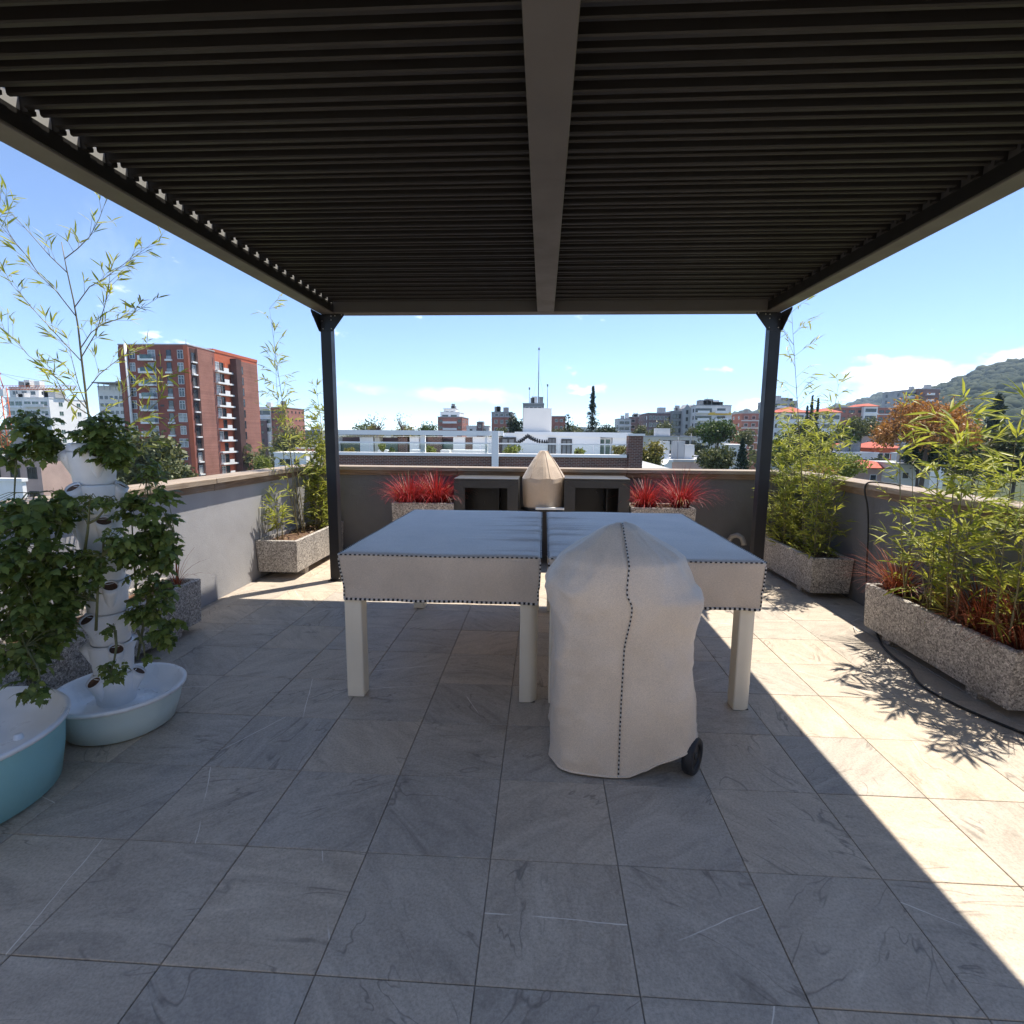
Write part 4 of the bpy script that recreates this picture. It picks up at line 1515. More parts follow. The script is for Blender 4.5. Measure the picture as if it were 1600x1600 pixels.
grass('fountain_grass', 'dark rust red grass tuft at the picture edge of the near planter', (2.66, 3.0, SZ), 380, 0.38, 'rust_grass', 0.12, 7, 'rust grasses under the bamboo', clip=CR)
grass('fountain_grass', 'thin dark grass tuft in the planter behind the growing tower', (-2.72, 3.78, SZ), 26, 0.36, 'rust_grass', 0.03, 8, 'rust grasses under the bamboo', clip=(WL + 0.02, 9, 99))

# ------------------------------------------------------------------ tubs and growing tower
TC = Vector((-2.15, 2.50, 0))
T2 = Vector((-2.39, 1.86, 0))


def tub(label, c, r0, r1, hgt, mat):
    t = thing('round_tub', label, 'tub', c, 'growing tubs')
    prof_ = [(0.0, 0.0), (r0 - 0.03, 0.0), (r0, 0.018), (r0 + (r1 - r0) * 0.5, hgt * 0.5), (r1 - 0.012, hgt - 0.022)]
    MB().lathe(prof_, 56, c).build('basin', mat, t)
    lid = [(r1 - 0.010, hgt - 0.024), (r1 + 0.004, hgt - 0.020), (r1 + 0.008, hgt - 0.006), (r1, hgt + 0.001), (r1 - 0.018, hgt - 0.004), (r1 - 0.045, hgt - 0.055), (r1 - 0.075, hgt - 0.085),
           (0.19, hgt - 0.098), (0.155, hgt - 0.092), (0.145, hgt - 0.078), (0.0, hgt - 0.076)]
    lo = MB().lathe(lid, 56, c).build('lid', MT['lid'], t)
    return t, lo


_, lo = tub('pale blue round tub carrying the white growing tower', TC, 0.235, 0.290, 0.205, MT['tub_pale'])
q = TC + Vector((-0.03, -0.20, 0.118))
MB().add([q + Vector((-0.085, -0.015, 0.0)), q + Vector((0.07, -0.035, 0.004)), q + Vector((0.12, 0.03, 0.030)), q + Vector((-0.06, 0.035, 0.020))], [(0, 1, 2, 3)]).build('hatch', MT['lid'], lo)
_, lo2 = tub('teal round tub cut off by the picture edge', T2, 0.37, 0.415, 0.305, MT['tub_teal'])
qb = T2 + Vector((0.30, 0.05, 0.27))
MB().lathe([(0.0, 0.018), (0.014, 0.018), (0.018, 0.0)], 12, qb).build('plug', MT['lid'], lo2)

SEG = 0.160
POCKETS = []


def grow_tower(c, label, z0, n):
    t = thing('growing_tower', label, 'planter tower', (c.x, c.y, z0), 'growing towers')
    for k in range(n):
        z = z0 + k * SEG
        m = MB()
        m.lathe([(0.080, 0.0), (0.085, 0.010), (0.091, SEG * 0.55), (0.098, SEG - 0.012), (0.096, SEG - 0.003), (0.086, SEG - 0.001)], 36, (c.x, c.y, z))
        m.build('segment', MT['tower'], t)
        for q in range(3):
            w = k * 1.05 + q * 2.094 + 0.35
            dr = Vector((math.cos(w), math.sin(w), 0))
            pm = MB()
            n2 = 16
            # slanted cup growing out of the side of the segment
            vs_, fs_ = [], []
            side = Vector((-dr.y, dr.x, 0))
            for f, rr, off in ((0.0, 0.010, 0.074), (0.35, 0.024, 0.082), (0.7, 0.031, 0.096), (1.0, 0.034, 0.112), (0.93, 0.029, 0.108)):
                cc = c + dr * off + Vector((0, 0, z + 0.030 + f * (SEG - 0.035)))
                nrm = (Vector((0, 0, 1)) * 0.8 + dr * 0.6).normalized()
                tv = nrm.cross(side).normalized()
                for j in range(n2):
                    a = 2 * math.pi * j / n2
                    vs_.append(cc + side * rr * math.cos(a) + tv * rr * math.sin(a))
            for a_ in range(4):
                for j in range(n2):
                    l = (j + 1) % n2
                    fs_.append((a_ * n2 + j, a_ * n2 + l, (a_ + 1) * n2 + l, (a_ + 1) * n2 + j))
            pm.add(vs_, fs_, True)
            cup = pm.build('pocket', MT['tower'], t)
            mm = MB()
            mm.add(vs_[-n2:], [tuple(range(n2))])
            mm.build('net_pot', MT['soil'], cup)
            POCKETS.append((k, q, sum((Vector(v) for v in vs_[-n2:]), Vector()) / n2, dr))
    MB().lathe([(0.098, 0.0), (0.094, 0.030), (0.086, 0.036), (0.0, 0.038)], 36, (c.x, c.y, z0 + n * SEG)).build('top_cap', MT['tower'], t)
    return t


grow_tower(TC + Vector((-0.02, 0, 0)), 'white stacked plastic growing tower full of tomato plants', 0.125, 8)


def tomato(label, stems, blobs, n, leaf, seed, n_ind):
    """stems: polylines of world points; blobs: (centre, rx, ry, rz) where leaves gather"""
    rs = random.Random(seed)
    t = thing('tomato_plant', label, 'tomato plant', stems[0][0], 'tomato plants on the growing towers')
    for s in stems:
        k = len(s)
        MB().tube(s, [0.0065 * (1 - 0.6 * i / (k - 1)) for i in range(k)], 6).build('stem', MT['tomato_stem'], t)
    L = []
    tot = sum(b[1] * b[3] for b in blobs)
    tw = MB()
    for (c, rx, ry, rz) in blobs:
        for q in range(int(1.6 * n * rx * rz / tot)):
            while True:
                x, y, z = rs.uniform(-1, 1), rs.uniform(-1, 1), rs.uniform(-1, 1)
                if x * x + y * y + z * z <= 1:
                    break
            p = Vector(c) + Vector((x * rx, y * ry, z * rz))
            if p.x < WL + 0.06 and p.z < 1.2:
                p.x = WL + 0.06
            d = Vector((x + rs.uniform(-0.6, 0.6), y + rs.uniform(-0.9, 0.4), rs.uniform(-0.7, 0.35)))
            L.append(frame(p - d.normalized() * leaf * 0.4, d, leaf * rs.uniform(0.6, 1.2), rs.uniform(-0.7, 0.7)))
            if q % 3 == 0:
                # petiole back towards the nearest stem point
                best = min((v for s in stems for v in s), key=lambda v: (v - p).length)
                mid = best.lerp(p, 0.5) + Vector((0, 0, 0.02))
                tw.tube([best, mid, p], [0.0025, 0.0018, 0.001], 4, cap=False)
    if tw.v:
        tag(tw.build('petioles', MT['tomato_stem'], t), kind='stuff')
    add_leaves(t, L, 'tomato', 'tomato', n_ind)
    return t


def pk(u, v, y):
    return at(u, v, y)


YT = 2.47
tomato('compact bushy tomato plant crowning the top of the growing tower', [[pk(150, 745, YT), pk(152, 715, YT), pk(155, 690, YT), pk(158, 660, YT)]],
       [(pk(160, 682, YT - 0.02), 0.105, 0.10, 0.115), (pk(180, 705, YT - 0.02), 0.08, 0.08, 0.085)], 150, 0.085, 1, 90)
tomato('tomato plant leaning out left of the tower top', [[pk(82, 705, YT), pk(60, 700, YT - 0.03), pk(48, 680, YT - 0.05), pk(45, 650, YT - 0.05)], [pk(48, 690, YT - 0.05), pk(25, 720, YT - 0.1), pk(22, 780, YT - 0.15)]],
       [(pk(45, 662, YT - 0.05), 0.11, 0.09, 0.06), (pk(60, 695, YT - 0.05), 0.10, 0.09, 0.06), (pk(10, 712, YT - 0.1), 0.09, 0.1, 0.05), (pk(82, 690, YT), 0.05, 0.06, 0.06)], 95, 0.10, 2, 60)
tomato('dark tomato plant filling the picture edge beside the tower, above the teal tub', [[pk(5, 1000, 2.15), pk(30, 900, 2.2), pk(40, 820, 2.25), pk(55, 770, 2.3)], [pk(30, 900, 2.2), pk(75, 870, 2.25), pk(95, 820, 2.3)]],
       [(pk(35, 800, 2.25), 0.17, 0.14, 0.09), (pk(40, 870, 2.22), 0.19, 0.16, 0.12), (pk(95, 800, 2.35), 0.08, 0.08, 0.10), (pk(35, 950, 2.18), 0.18, 0.15, 0.13), (pk(85, 900, 2.28), 0.10, 0.1, 0.12)], 290, 0.115, 3, 150)
tomato('trailing tomato plant drooping low over the teal tub lid', [[pk(20, 960, 2.15), pk(40, 1010, 2.1), pk(60, 1045, 2.05), pk(64, 1070, 2.02)]],
       [(pk(30, 1030, 2.1), 0.13, 0.12, 0.09), (pk(75, 990, 2.2), 0.09, 0.09, 0.08), (pk(58, 1085, 2.0), 0.045, 0.05, 0.05)], 75, 0.105, 4, 50)
tomato('long stemmed tomato plant climbing right of the tower against the sunlit wall', [[pk(215, 1030, YT), pk(232, 930, YT), pk(235, 830, YT), pk(228, 740, YT)], [pk(232, 930, YT), pk(262, 880, YT), pk(272, 830, YT)], [pk(215, 960, YT), pk(210, 880, YT), pk(205, 800, YT)]],
       [(pk(240, 800, YT), 0.08, 0.08, 0.15), (pk(225, 870, YT), 0.11, 0.1, 0.13), (pk(262, 850, YT), 0.055, 0.06, 0.11), (pk(205, 790, YT), 0.05, 0.06, 0.07), (pk(235, 735, YT), 0.05, 0.06, 0.06)], 185, 0.095, 5, 110)
tomato('tomato plant hanging from the lower right pockets of the tower', [[pk(195, 940, YT), pk(225, 930, YT), pk(250, 960, YT), pk(255, 1000, YT)]],
       [(pk(240, 930, YT - 0.03), 0.10, 0.08, 0.09), (pk(255, 985, YT - 0.03), 0.07, 0.07, 0.10), (pk(215, 960, YT - 0.05), 0.05, 0.05, 0.05)], 90, 0.09, 6, 60)
tomato('small upright tomato seedling on the front of the tower', [[pk(131, 870, 2.33), pk(137, 830, 2.32), pk(140, 790, 2.31), pk(141, 778, 2.31)], [pk(137, 818, 2.32), pk(150, 812, 2.31), pk(165, 795, 2.31), pk(172, 778, 2.3)]],
       [(pk(143, 780, 2.31), 0.05, 0.04, 0.02), (pk(172, 785, 2.31), 0.035, 0.035, 0.035), (pk(120, 800, 2.31), 0.03, 0.03, 0.02)], 16, 0.075, 7, 16)
tomato('tomato plant massed across the middle of the tower front', [[pk(150, 985, 2.32), pk(152, 940, 2.31), pk(154, 905, 2.31), pk(160, 870, 2.31)]],
       [(pk(140, 880, 2.30), 0.10, 0.06, 0.06), (pk(185, 850, 2.32), 0.07, 0.06, 0.08), (pk(155, 905, 2.31), 0.045, 0.04, 0.04), (pk(105, 930, 2.30), 0.07, 0.07, 0.09)], 95, 0.085, 8, 60)
tomato('tomato runner drooping into the pale blue tub', [[pk(180, 985, 2.33), pk(182, 1010, 2.30), pk(178, 1035, 2.28), pk(172, 1052, 2.26)], [pk(215, 985, 2.4), pk(225, 1010, 2.38), pk(226, 1028, 2.36)]],
       [(pk(178, 1045, 2.27), 0.05, 0.04, 0.04), (pk(228, 1030, 2.37), 0.03, 0.03, 0.02), (pk(170, 985, 2.32), 0.03, 0.03, 0.03)], 18, 0.085, 9, 18)
tomato('withered tomato growth low between the tower and the planter', [[pk(100, 1000, 2.45), pk(80, 990, 2.4), pk(60, 1000, 2.35)], [pk(100, 1030, 2.42), pk(75, 1025, 2.4), pk(45, 1010, 2.35)]],
       [(pk(85, 985, 2.42), 0.09, 0.08, 0.07), (pk(100, 950, 2.42), 0.06, 0.06, 0.08), (pk(60, 960, 2.38), 0.09, 0.08, 0.06)], 70, 0.09, 10, 40)

# ================================================================== the city beyond the parapet
GZ = -12.0
ground = MB()
ground.add([(-6000, -600, GZ), (6000, -600, GZ), (6000, 7000, GZ), (-6000, 7000, GZ)], [(0, 1, 2, 3)])
gmat = NB('town_ground')
gco = gmat.coords('Object')
gn = gmat.noise(gco, 0.02, 8, 0.7)
gcol = gmat.ramp(gn, [(0.35, (0.045, 0.060, 0.025)), (0.52, (0.075, 0.085, 0.040)), (0.60, (0.20, 0.17, 0.13)), (0.72, (0.26, 0.24, 0.22))])
gm_ = gmat.done(gmat.pbr(gcol, 0.95, 0, 0.2))
tag(ground.build('ground', gm_), None, None, None, 'structure')

C = {
    'brick_red': brick_mat('red_brick', (0.33, 0.098, 0.072), (0.28, 0.080, 0.058), (0.30, 0.14, 0.11), 3.0, (R(90), 0, 0)),
    'brick_side': brick_mat('brown_brick', (0.36, 0.165, 0.125), (0.28, 0.125, 0.095), (0.36, 0.24, 0.19), 3.0, (R(90), 0, R(90))),
    'brick_dark': M('dark_brick', (0.085, 0.040, 0.034), 0.85, 0.25, 0.6),
    'brick_pink': M('pink_brick', (0.36, 0.15, 0.115), 0.85, 0.15, 0.4),
    'brick_mauve': M('mauve_brick', (0.20, 0.13, 0.125), 0.85, 0.15, 0.4),
    'orange': M('orange_render', (0.52, 0.125, 0.055), 0.8, 0.08, 0.4),
    'white': M('white_render', (0.84, 0.83, 0.81), 0.75, 0.07, 0.35),
    'offwhite': M('offwhite_render', (0.68, 0.66, 0.63), 0.75, 0.10, 0.35),
    'cream': M('cream_render', (0.62, 0.57, 0.48), 0.75, 0.08, 0.35),
    'grey': M('grey_concrete', (0.27, 0.265, 0.26), 0.8, 0.16, 0.35),
    'lgrey': M('light_grey_concrete', (0.42, 0.42, 0.42), 0.8, 0.14, 0.35),
    'pinkwall': M('pink_plaster', (0.50, 0.36, 0.31), 0.8, 0.14, 0.5),
    'yellow': M('yellow_paint', (0.72, 0.48, 0.06), 0.6, 0.06, 0.5),
    'roof_tile': M('red_roof_tile', (0.46, 0.10, 0.06), 0.8, 0.25, 2.0),
    'roof_grey': M('grey_sheet_roof', (0.40, 0.40, 0.40), 0.6, 0.2, 0.8),
    'glass': glass_mat('window_glass', (0.030, 0.036, 0.042)),
    'glass_pale': glass_mat('curtained_glass', (0.22, 0.23, 0.24), 0.15),
    'glass_green': glass_mat('green_glass', (0.06, 0.11, 0.10), 0.1),
    'frame_w': M('white_frame', (0.70, 0.70, 0.69), 0.5, 0.05, 1.0),
    'frame_d': M('dark_frame', (0.05, 0.045, 0.042), 0.5, 0.1, 1.0),
    'crane': M('orange_crane_paint', (0.62, 0.15, 0.04), 0.5, 0.15, 0.8),
    'mast': M('galvanised_mast', (0.22, 0.23, 0.25), 0.5, 0.1, 1.0),
    'clear': clear_glass('balustrade_glass'),
    'nb_brick': brick_mat('neighbour_brick', (0.17, 0.075, 0.055), (0.10, 0.055, 0.045), (0.33, 0.28, 0.25), 3.2, (R(90), 0, 0)),
}


def put(o, parent, loc=(0, 0, 0), rz=0.0):
    COL.objects.link(o)
    o.parent = parent
    o.location = loc
    o.rotation_euler = (0, 0, rz)
    return o


def part(mb, name, mats, parent, loc=(0, 0, 0), rz=0.0):
    return put(bpy.data.objects.new(name, mb.mesh(name, mats)), parent, loc, rz)


WIN = {}


def win_mesh(w, h, style):
    key = (round(w, 2), round(h, 2), style)
    if key in WIN:
        return WIN[key]
    fm, gm2, mull, trans = {
        'cross': ('frame_w', 'glass', 1, 1), 'dark': ('frame_d', 'glass', 1, 0), 'plain': ('frame_w', 'glass', 0, 0),
        'pale': ('frame_w', 'glass_pale', 1, 1), 'green': ('frame_w', 'glass_green', 1, 0), 'none': ('frame_d', 'glass', 0, 0), 'door': ('frame_d', 'glass_pale', 1, 0)}[style]
    t = min(0.09, w * 0.12)
    m = MB()
    m.box(-w / 2, w / 2, -0.04, 0.0, -h / 2, -h / 2 + t)
    m.box(-w / 2, w / 2, -0.04, 0.0, h / 2 - t, h / 2)
    m.box(-w / 2, -w / 2 + t, -0.04, 0.0, -h / 2 + t, h / 2 - t)
    m.box(w / 2 - t, w / 2, -0.04, 0.0, -h / 2 + t, h / 2 - t)
    if mull:
        m.box(-t * 0.4, t * 0.4, -0.038, 0.0, -h / 2 + t, h / 2 - t)
    if trans:
        m.box(-w / 2 + t, -t * 0.4 - 0.001, -0.037, 0.0, h * 0.16, h * 0.16 + t * 0.8)
        m.box(t * 0.4 + 0.001, w / 2 - t, -0.037, 0.0, h * 0.16, h * 0.16 + t * 0.8)
    m.mi = 1
    m.box(-w / 2 + t * 0.9, w / 2 - t * 0.9, -0.012, -0.002, -h / 2 + t * 0.9, h / 2 - t * 0.9)
    WIN[key] = m.mesh('window', [C[fm], C[gm2]])
    return WIN[key]


def window(parent, x, y, z, w, h, style='plain', face='F'):
    rz = {'F': 0.0, 'R': R(90), 'L': R(-90)}[face]
    return put(bpy.data.objects.new('window', win_mesh(w, h, style)), parent, (x, y, z), rz)


def building(name, label, u0, u1, vt, D, depth, wall, rows, cols, ww=1.5, wh=1.5, fh=2.9, style='plain', rz=0.0, balcony=(), slabs=None, side_cols=3,
             roof='flat', top_off=1.0, group='city blocks beyond the terrace', cat='building', roof_mat='roof_grey', clutter=2, band=None):
    a, b = at(u0, vt, D), at(u1, vt, D)
    w = b.x - a.x
    H = 0.5 * (a.z + b.z) - GZ
    t = thing(name, label, cat, ((a.x + b.x) / 2, D, GZ), group)
    t.rotation_euler = (0, 0, rz)
    part(MB().box(-w / 2, w / 2, 0, depth, 0, H), 'wall', C[wall], t)
    if roof == 'flat':
        part(MB().box(-w / 2 - 0.12, w / 2 + 0.12, -0.12, depth + 0.12, H + 0.002, H + 0.30), 'roof_parapet', C['lgrey' if wall != 'white' else 'white'], t)
        rs = random.Random(int(u0 * 7 + vt))
        for k in range(clutter):
            cx, cw, ch = rs.uniform(-w * 0.4, w * 0.3), rs.uniform(1.2, min(4.0, w * 0.3)), rs.uniform(0.9, 2.6)
            part(MB().box(cx, cx + cw, 2.0, 2.0 + cw, H + 0.302, H + 0.30 + ch), 'roof_house', C[rs.choice(('lgrey', 'offwhite', 'grey'))], t)
            if rs.random() < 0.6:
                part(MB().tube([(cx + 0.4, 1.5, H + 0.3), (cx + 0.4, 1.5, H + 0.3 + rs.uniform(1.5, 3.5))], 0.06, 5), 'aerial', C['mast'], t)
    elif roof == 'hip':
        o = 0.5
        rh = min(w, depth) * 0.22
        q = min(w, depth) / 2
        m = MB()
        xa, xb = -w / 2 - o, w / 2 + o
        ya, yb = -o, depth + o
        if w >= depth:
            r1, r2 = (xa + q, depth / 2), (xb - q, depth / 2)
        else:
            r1, r2 = (0, ya + q), (0, yb - q)
        m.add([(xa, ya, H), (xb, ya, H), (xb, yb, H), (xa, yb, H), (r1[0], r1[1], H + rh), (r2[0], r2[1], H + rh)],
              [(0, 1, 5, 4), (1, 2, 5), (2, 3, 4, 5), (3, 0, 4)] if w >= depth else [(0, 1, 4), (1, 2, 5, 4), (2, 3, 5), (3, 0, 4, 5)])
        m.box(xa, xb, ya, yb, H - 0.18, H - 0.002)
        part(m, 'roof', C['roof_tile'], t)
    for k in range(rows):
        z = H - top_off - wh / 2 - k * fh
        for i, f in enumerate(cols):
            window(t, -w / 2 + f * w, -0.001, z, ww, wh, style)
        for (f, bw) in balcony:
            m = MB()
            x = -w / 2 + f * w
            m.box(x - bw / 2, x + bw / 2, -1.1, -0.002, z - wh / 2 - 0.42, z - wh / 2 - 0.20)
            m.box(x - bw / 2, x + bw / 2, -1.1, -1.0, z - wh / 2 - 0.20, z - wh / 2 + 0.55)
            part(m, 'balcony', C['white'], t)
        face = 'L' if 0.5 * (a.x + b.x) > 0 else 'R'
        for q in range(side_cols):
            yy = depth * (q + 0.6) / side_cols
            window(t, (-w / 2 - 0.001) if face == 'L' else (w / 2 + 0.001), yy, z, min(ww, 1.6), wh, style, face)
        if slabs:
            part(MB().box(-w / 2 - 0.25, w / 2 + 0.25, -0.25, -0.003, z - wh / 2 - 0.75, z - wh / 2 - 0.35), 'floor_slab', C[slabs], t)
    if band:
        k, c2, f0, f1 = band
        z = H - top_off - wh / 2 - k * fh
        part(MB().box(-w / 2 + f0 * w, -w / 2 + f1 * w, -0.35, -0.002, z - wh / 2 - 1.0, z - wh / 2 - 0.1), 'coloured_band', C[c2], t)
    return t, w, H


def adopt(child, parent):
    """make a built volume a part of the block it belongs to"""
    child.parent = parent
    child.location = child.location - parent.location
    for k in ('category', 'group'):
        if k in child:
            del child[k]


# ------------------------------------------------------------------ red brick tower
DT = 120.0
xl, xr = at(190, 600, DT).x, at(297, 600, DT).x
zt = at(245, 539, DT).z
yb_ = atx(399, 640, xr).y
bt = thing('brick_tower', 'tall red brick apartment tower with white balconies behind the airy bamboo', 'apartment tower', (0, 0, GZ))


def bput(mb, name, mat):
    return part(mb, name, C[mat] if isinstance(mat, str) else mat, bt, (0, 0, -GZ))


yA, yB = atx(335, 600, xr).y, atx(338, 600, xr).y
bput(MB().box(xl, xr, DT, yB, GZ, zt), 'wall', 'brick_red')
zt2 = atx(360, 553, xr).z
bput(MB().box(xl + 2, xr - 0.4, yB + 0.01, yb_ + 3, GZ, zt2 - 0.4), 'rear_wall', 'orange')
bput(MB().box(xl - 0.1, xr + 0.1, DT - 0.1, yB + 0.1, zt + 0.002, zt + 0.25), 'roof_parapet', 'lgrey')
bput(MB().box(xl + 2, xr - 0.3, yB + 0.12, yb_ + 3.1, zt2 - 0.398, zt2 + 0.3), 'roof_parapet', 'orange')
bput(MB().box(xr - 1.0, xr + 0.02, DT - 0.06, DT - 0.002, GZ, zt), 'corner_strip', 'orange')
bput(MB().box(xl - 0.6, xl - 0.002, DT + 0.6, DT + 14, GZ, zt - 0.3), 'side_wall', 'brick_dark')
bput(MB().tube([at(195, 537, DT - 0.5), Vector((at(195, 537, DT - 0.5).x, DT - 0.5, GZ))], 0.28, 8), 'downpipe', 'frame_w')
bput(MB().tube([(at(290, 530, DT + 6).x, DT + 6, zt), (at(290, 530, DT + 6).x, DT + 6, zt + 2.2)], 0.06, 5), 'aerial', 'mast')
ROWV = [553.8 + 19.75 * k for k in range(11)]
for k, v in enumerate(ROWV):
    z = at(282, v, DT).z - GZ
    window(bt, at(281.5 + 0.9 * k, v, DT).x, DT - 0.001, z, 1.35 if k not in (5, 7) else 2.0, 1.95, 'pale' if k in (1, 5, 6, 7) else 'cross')
    # dark kitchen window with white sill slab
    wx = at(263.5 + 1.05 * k, v, DT).x
    window(bt, wx, DT - 0.001, z + 0.05, 1.15, 1.95, 'none')
    part(MB().box(wx - 0.75, wx + 0.75, DT - 0.45, DT - 0.003, z - 1.42, z - 1.02), 'sill_slab', C['white'], bt)
    part(MB().box(wx - 0.6, wx + 0.6, DT - 0.10, DT - 0.045, z - 0.92, z - 0.30), 'glass_guard', C['glass_pale'], bt)
    # vent hole
    vx = at(250 + 1.0 * k, v + 3, DT).x
    part(MB().box(vx - 0.42, vx + 0.42, DT - 0.06, DT - 0.003, z - 0.35, z + 0.05), 'vent_grille', C['frame_d'], bt)
    # balcony bay
    bx0, bx1 = at(220.5 + 1.0 * k, v, DT).x, at(243 + 1.0 * k, v, DT).x
    m = MB()
    m.box(bx0, bx1, DT - 1.3, DT - 0.004, z - 1.45, z - 1.05)
    m.box(bx0, bx0 + 0.5, DT - 1.3, DT - 0.004, z - 1.049, z - 0.35)
    part(m, 'balcony', C['white'], bt)
    part(MB().box(bx0 + 0.52, bx1 - 0.05, DT - 1.28, DT - 1.22, z - 1.045, z - 0.15), 'balcony_glass', C['glass_green'], bt)
    window(bt, bx1 - 0.95, DT - 0.001, z - 0.05, 1.75, 2.1, 'pale')
    # bedroom window at the far left
    window(bt, at(206.5 + 0.9 * k, v, DT).x, DT - 0.001, z, 1.3, 1.9, 'pale' if k % 4 == 1 else 'cross')
# receding side
s0, s1, s2, s3, s4, s5, s6, s7 = [atx(u, 640, xr).y for u in (303, 311, 333, 338, 364, 372, 379, 400)]
bput(MB().box(xr + 0.001, xr + 0.6, s1, s2, GZ, zt - 0.4), 'brick_panel', 'brick_side')
bput(MB().box(xr + 0.001, xr + 1.6, s4, s5, GZ, zt2 - 1.2), 'brick_pier', 'brick_dark')
bput(MB().box(xr + 0.001, xr + 0.9, s5 + 0.01, s7, GZ, zt2 - 1.4), 'brick_panel', 'brick_side')
bput(MB().box(xr + 0.001, xr + 0.10, s0, s1 - 0.01, GZ, zt - 0.5), 'recess_strip', 'brick_dark')
for k, v in enumerate(ROWV):
    z = at(282, v, DT).z - GZ - 0.3
    window(bt, xr + 0.11, 0.5 * (s0 + s1), z, (s1 - s0) * 0.72, 1.9, 'pale' if k in (1, 8, 9) else 'dark', 'R')
    part(MB().box(xr + 0.10, xr + 0.5, s0 + 0.1, s1 - 0.1, z - 1.35, z - 1.05), 'sill_slab', C['white'], bt)
    window(bt, xr + 0.02, 0.5 * (s2 + s3), z, (s3 - s2) * 0.7, 1.9, 'none', 'R')
    if k < 10:
        zz = z - 0.9
        m = MB().box(xr - 0.35, xr + 0.75, s3 + 0.4, s4 - 0.1, zz - 1.45, zz - 1.05)
        m.box(xr + 0.62, xr + 0.75, s3 + 0.45 * (s4 - s3), s3 + 0.72 * (s4 - s3), zz - 1.049, zz - 0.2)
        part(m, 'balcony', C['white'], bt)
        ys = [s3 + f * (s4 - s3) for f in (0.25, 0.55, 0.84)]
        if k in (5, 7):
            part(MB().box(xr - 0.38, xr - 0.30, s3 + 0.2, s3 + 0.42 * (s4 - s3), zz - 1.0, zz + 1.2), 'painted_panel', C['orange'], bt)
        else:
            window(bt, xr - 0.34, ys[0], zz + 0.05, 2.2, 2.1, 'pale', 'R')
        window(bt, xr - 0.34, ys[1], zz + 0.05, 1.6, 2.1, 'none', 'R')
        part(MB().box(xr - 0.36, xr - 0.30, ys[2] - 0.8, ys[2] + 0.9, zz - 1.0, zz + 1.2), 'painted_panel', C['orange'], bt)
        window(bt, xr + 0.91, s6 - 0.3 * (s6 - s5), zz, 0.8, 2.0, 'none', 'R')

# ------------------------------------------------------------------ other blocks, left to right
STEP = building('apartment_block', 'white stepped apartment block behind the orange tower crane', 8, 76, 622, 170, 14, 'white', 5, (0.12, 0.3, 0.5, 0.68, 0.88), 2.4, 1.5, 3.0, 'green', balcony=((0.7, 7.0),), slabs='white', side_cols=2, clutter=4)
PH0 = building('penthouse', 'pale penthouse set back on top of the white stepped block', 14, 60, 606, 178, 8, 'offwhite', 1, (0.2, 0.5, 0.8), 2.0, 1.4, clutter=4)
OFF = building('office_block', 'grey and white block with a flat canopy roof beside the brick tower', 152, 200, 604, 260, 18, 'offwhite', 6, (0.1, 0.26, 0.42, 0.58, 0.74, 0.9), 1.9, 1.8, 3.6, 'plain', side_cols=2, top_off=4.4)
bc = thing('roof_canopy', 'thin flat canopy floating above the grey and white block', 'roof', (0, 0, 0))
a, b = at(148, 598, 258), at(202, 597, 258)
MB().box(a.x, b.x, 256, 272, a.z - 0.3, a.z + 0.2).build('canopy_sheet', C['grey'], bc)
for k in range(6):
    px = a.x + 1.5 + (b.x - a.x - 3) * k / 5
    MB().box(px - 0.15, px + 0.15, 258, 258.3, at(150, 606, 258).z - 1.0, a.z - 0.302).build('column', C['lgrey'], bc)
building('low_house', 'pinkish walled house low behind the growing tower', -40, 62, 716, 60, 10, 'pinkwall', 2, (0.3, 0.6, 0.86), 1.2, 1.4, 2.8, 'dark', side_cols=1)
building('boundary_wall', 'white boundary wall in front of the pinkish house', -60, 34, 752, 48, 0.4, 'white', 0, (), side_cols=0, clutter=0, cat='wall')
WB = building('apartment_block', 'white balconied block with planted roof right of the brick tower', 396, 421, 637, 200, 12, 'white', 3, (0.28, 0.76), 3.4, 1.7, 3.1, 'plain', side_cols=0, clutter=1, slabs='white')
building('apartment_block', 'pink brick block with small dark windows right of the brick tower', 421, 446, 637, 201, 16, 'brick_pink', 6, (0.2, 0.45, 0.62, 0.84), 0.9, 0.9, 2.9, 'none', side_cols=5, clutter=1)
MV = building('lower_storeys', 'mauve brick lower storeys under the white balconied block', 396.5, 415, 657, 199, 0.9, 'brick_mauve', 3, (0.3, 0.7), 1.0, 1.0, 2.9, 'none', side_cols=0, clutter=0)
building('low_house', 'white house with a flat overhanging roof below the corner bamboo', 428, 478, 709, 110, 9, 'white', 2, (0.25, 0.42, 0.7), 1.3, 1.5, 2.6, 'plain', side_cols=2, clutter=0)
building('low_house', 'red brick cottage behind the corner bamboo', 462, 486, 701, 118, 8, 'brick_pink', 1, (0.4,), 1.2, 1.3, side_cols=0, clutter=1)
building('apartment_block', 'far grey block with dark roof left of the pergola post', 468, 500, 673, 260, 12, 'grey', 2, (0.3, 0.7), 4.5, 1.3, 3.0, 'plain', side_cols=0)
FB = building('apartment_block', 'brick block with white stepped penthouse in the far centre', 684, 722, 652, 250, 22, 'brick_pink', 5, (0.12, 0.88), 1.6, 1.4, 3.0, 'dark', balcony=((0.5, 6.5),), side_cols=4, clutter=0)
PH1 = building('penthouse', 'white stepped penthouse on the far brick block', 688, 718, 644.5, 253, 14, 'white', 1, (0.25, 0.7), 3.0, 1.2, side_cols=2, clutter=0)
PH2 = building('penthouse', 'topmost small white penthouse storey of the far brick block', 693, 712, 639, 256, 9, 'offwhite', 1, (0.3, 0.7), 1.6, 1.2, side_cols=1, clutter=3)
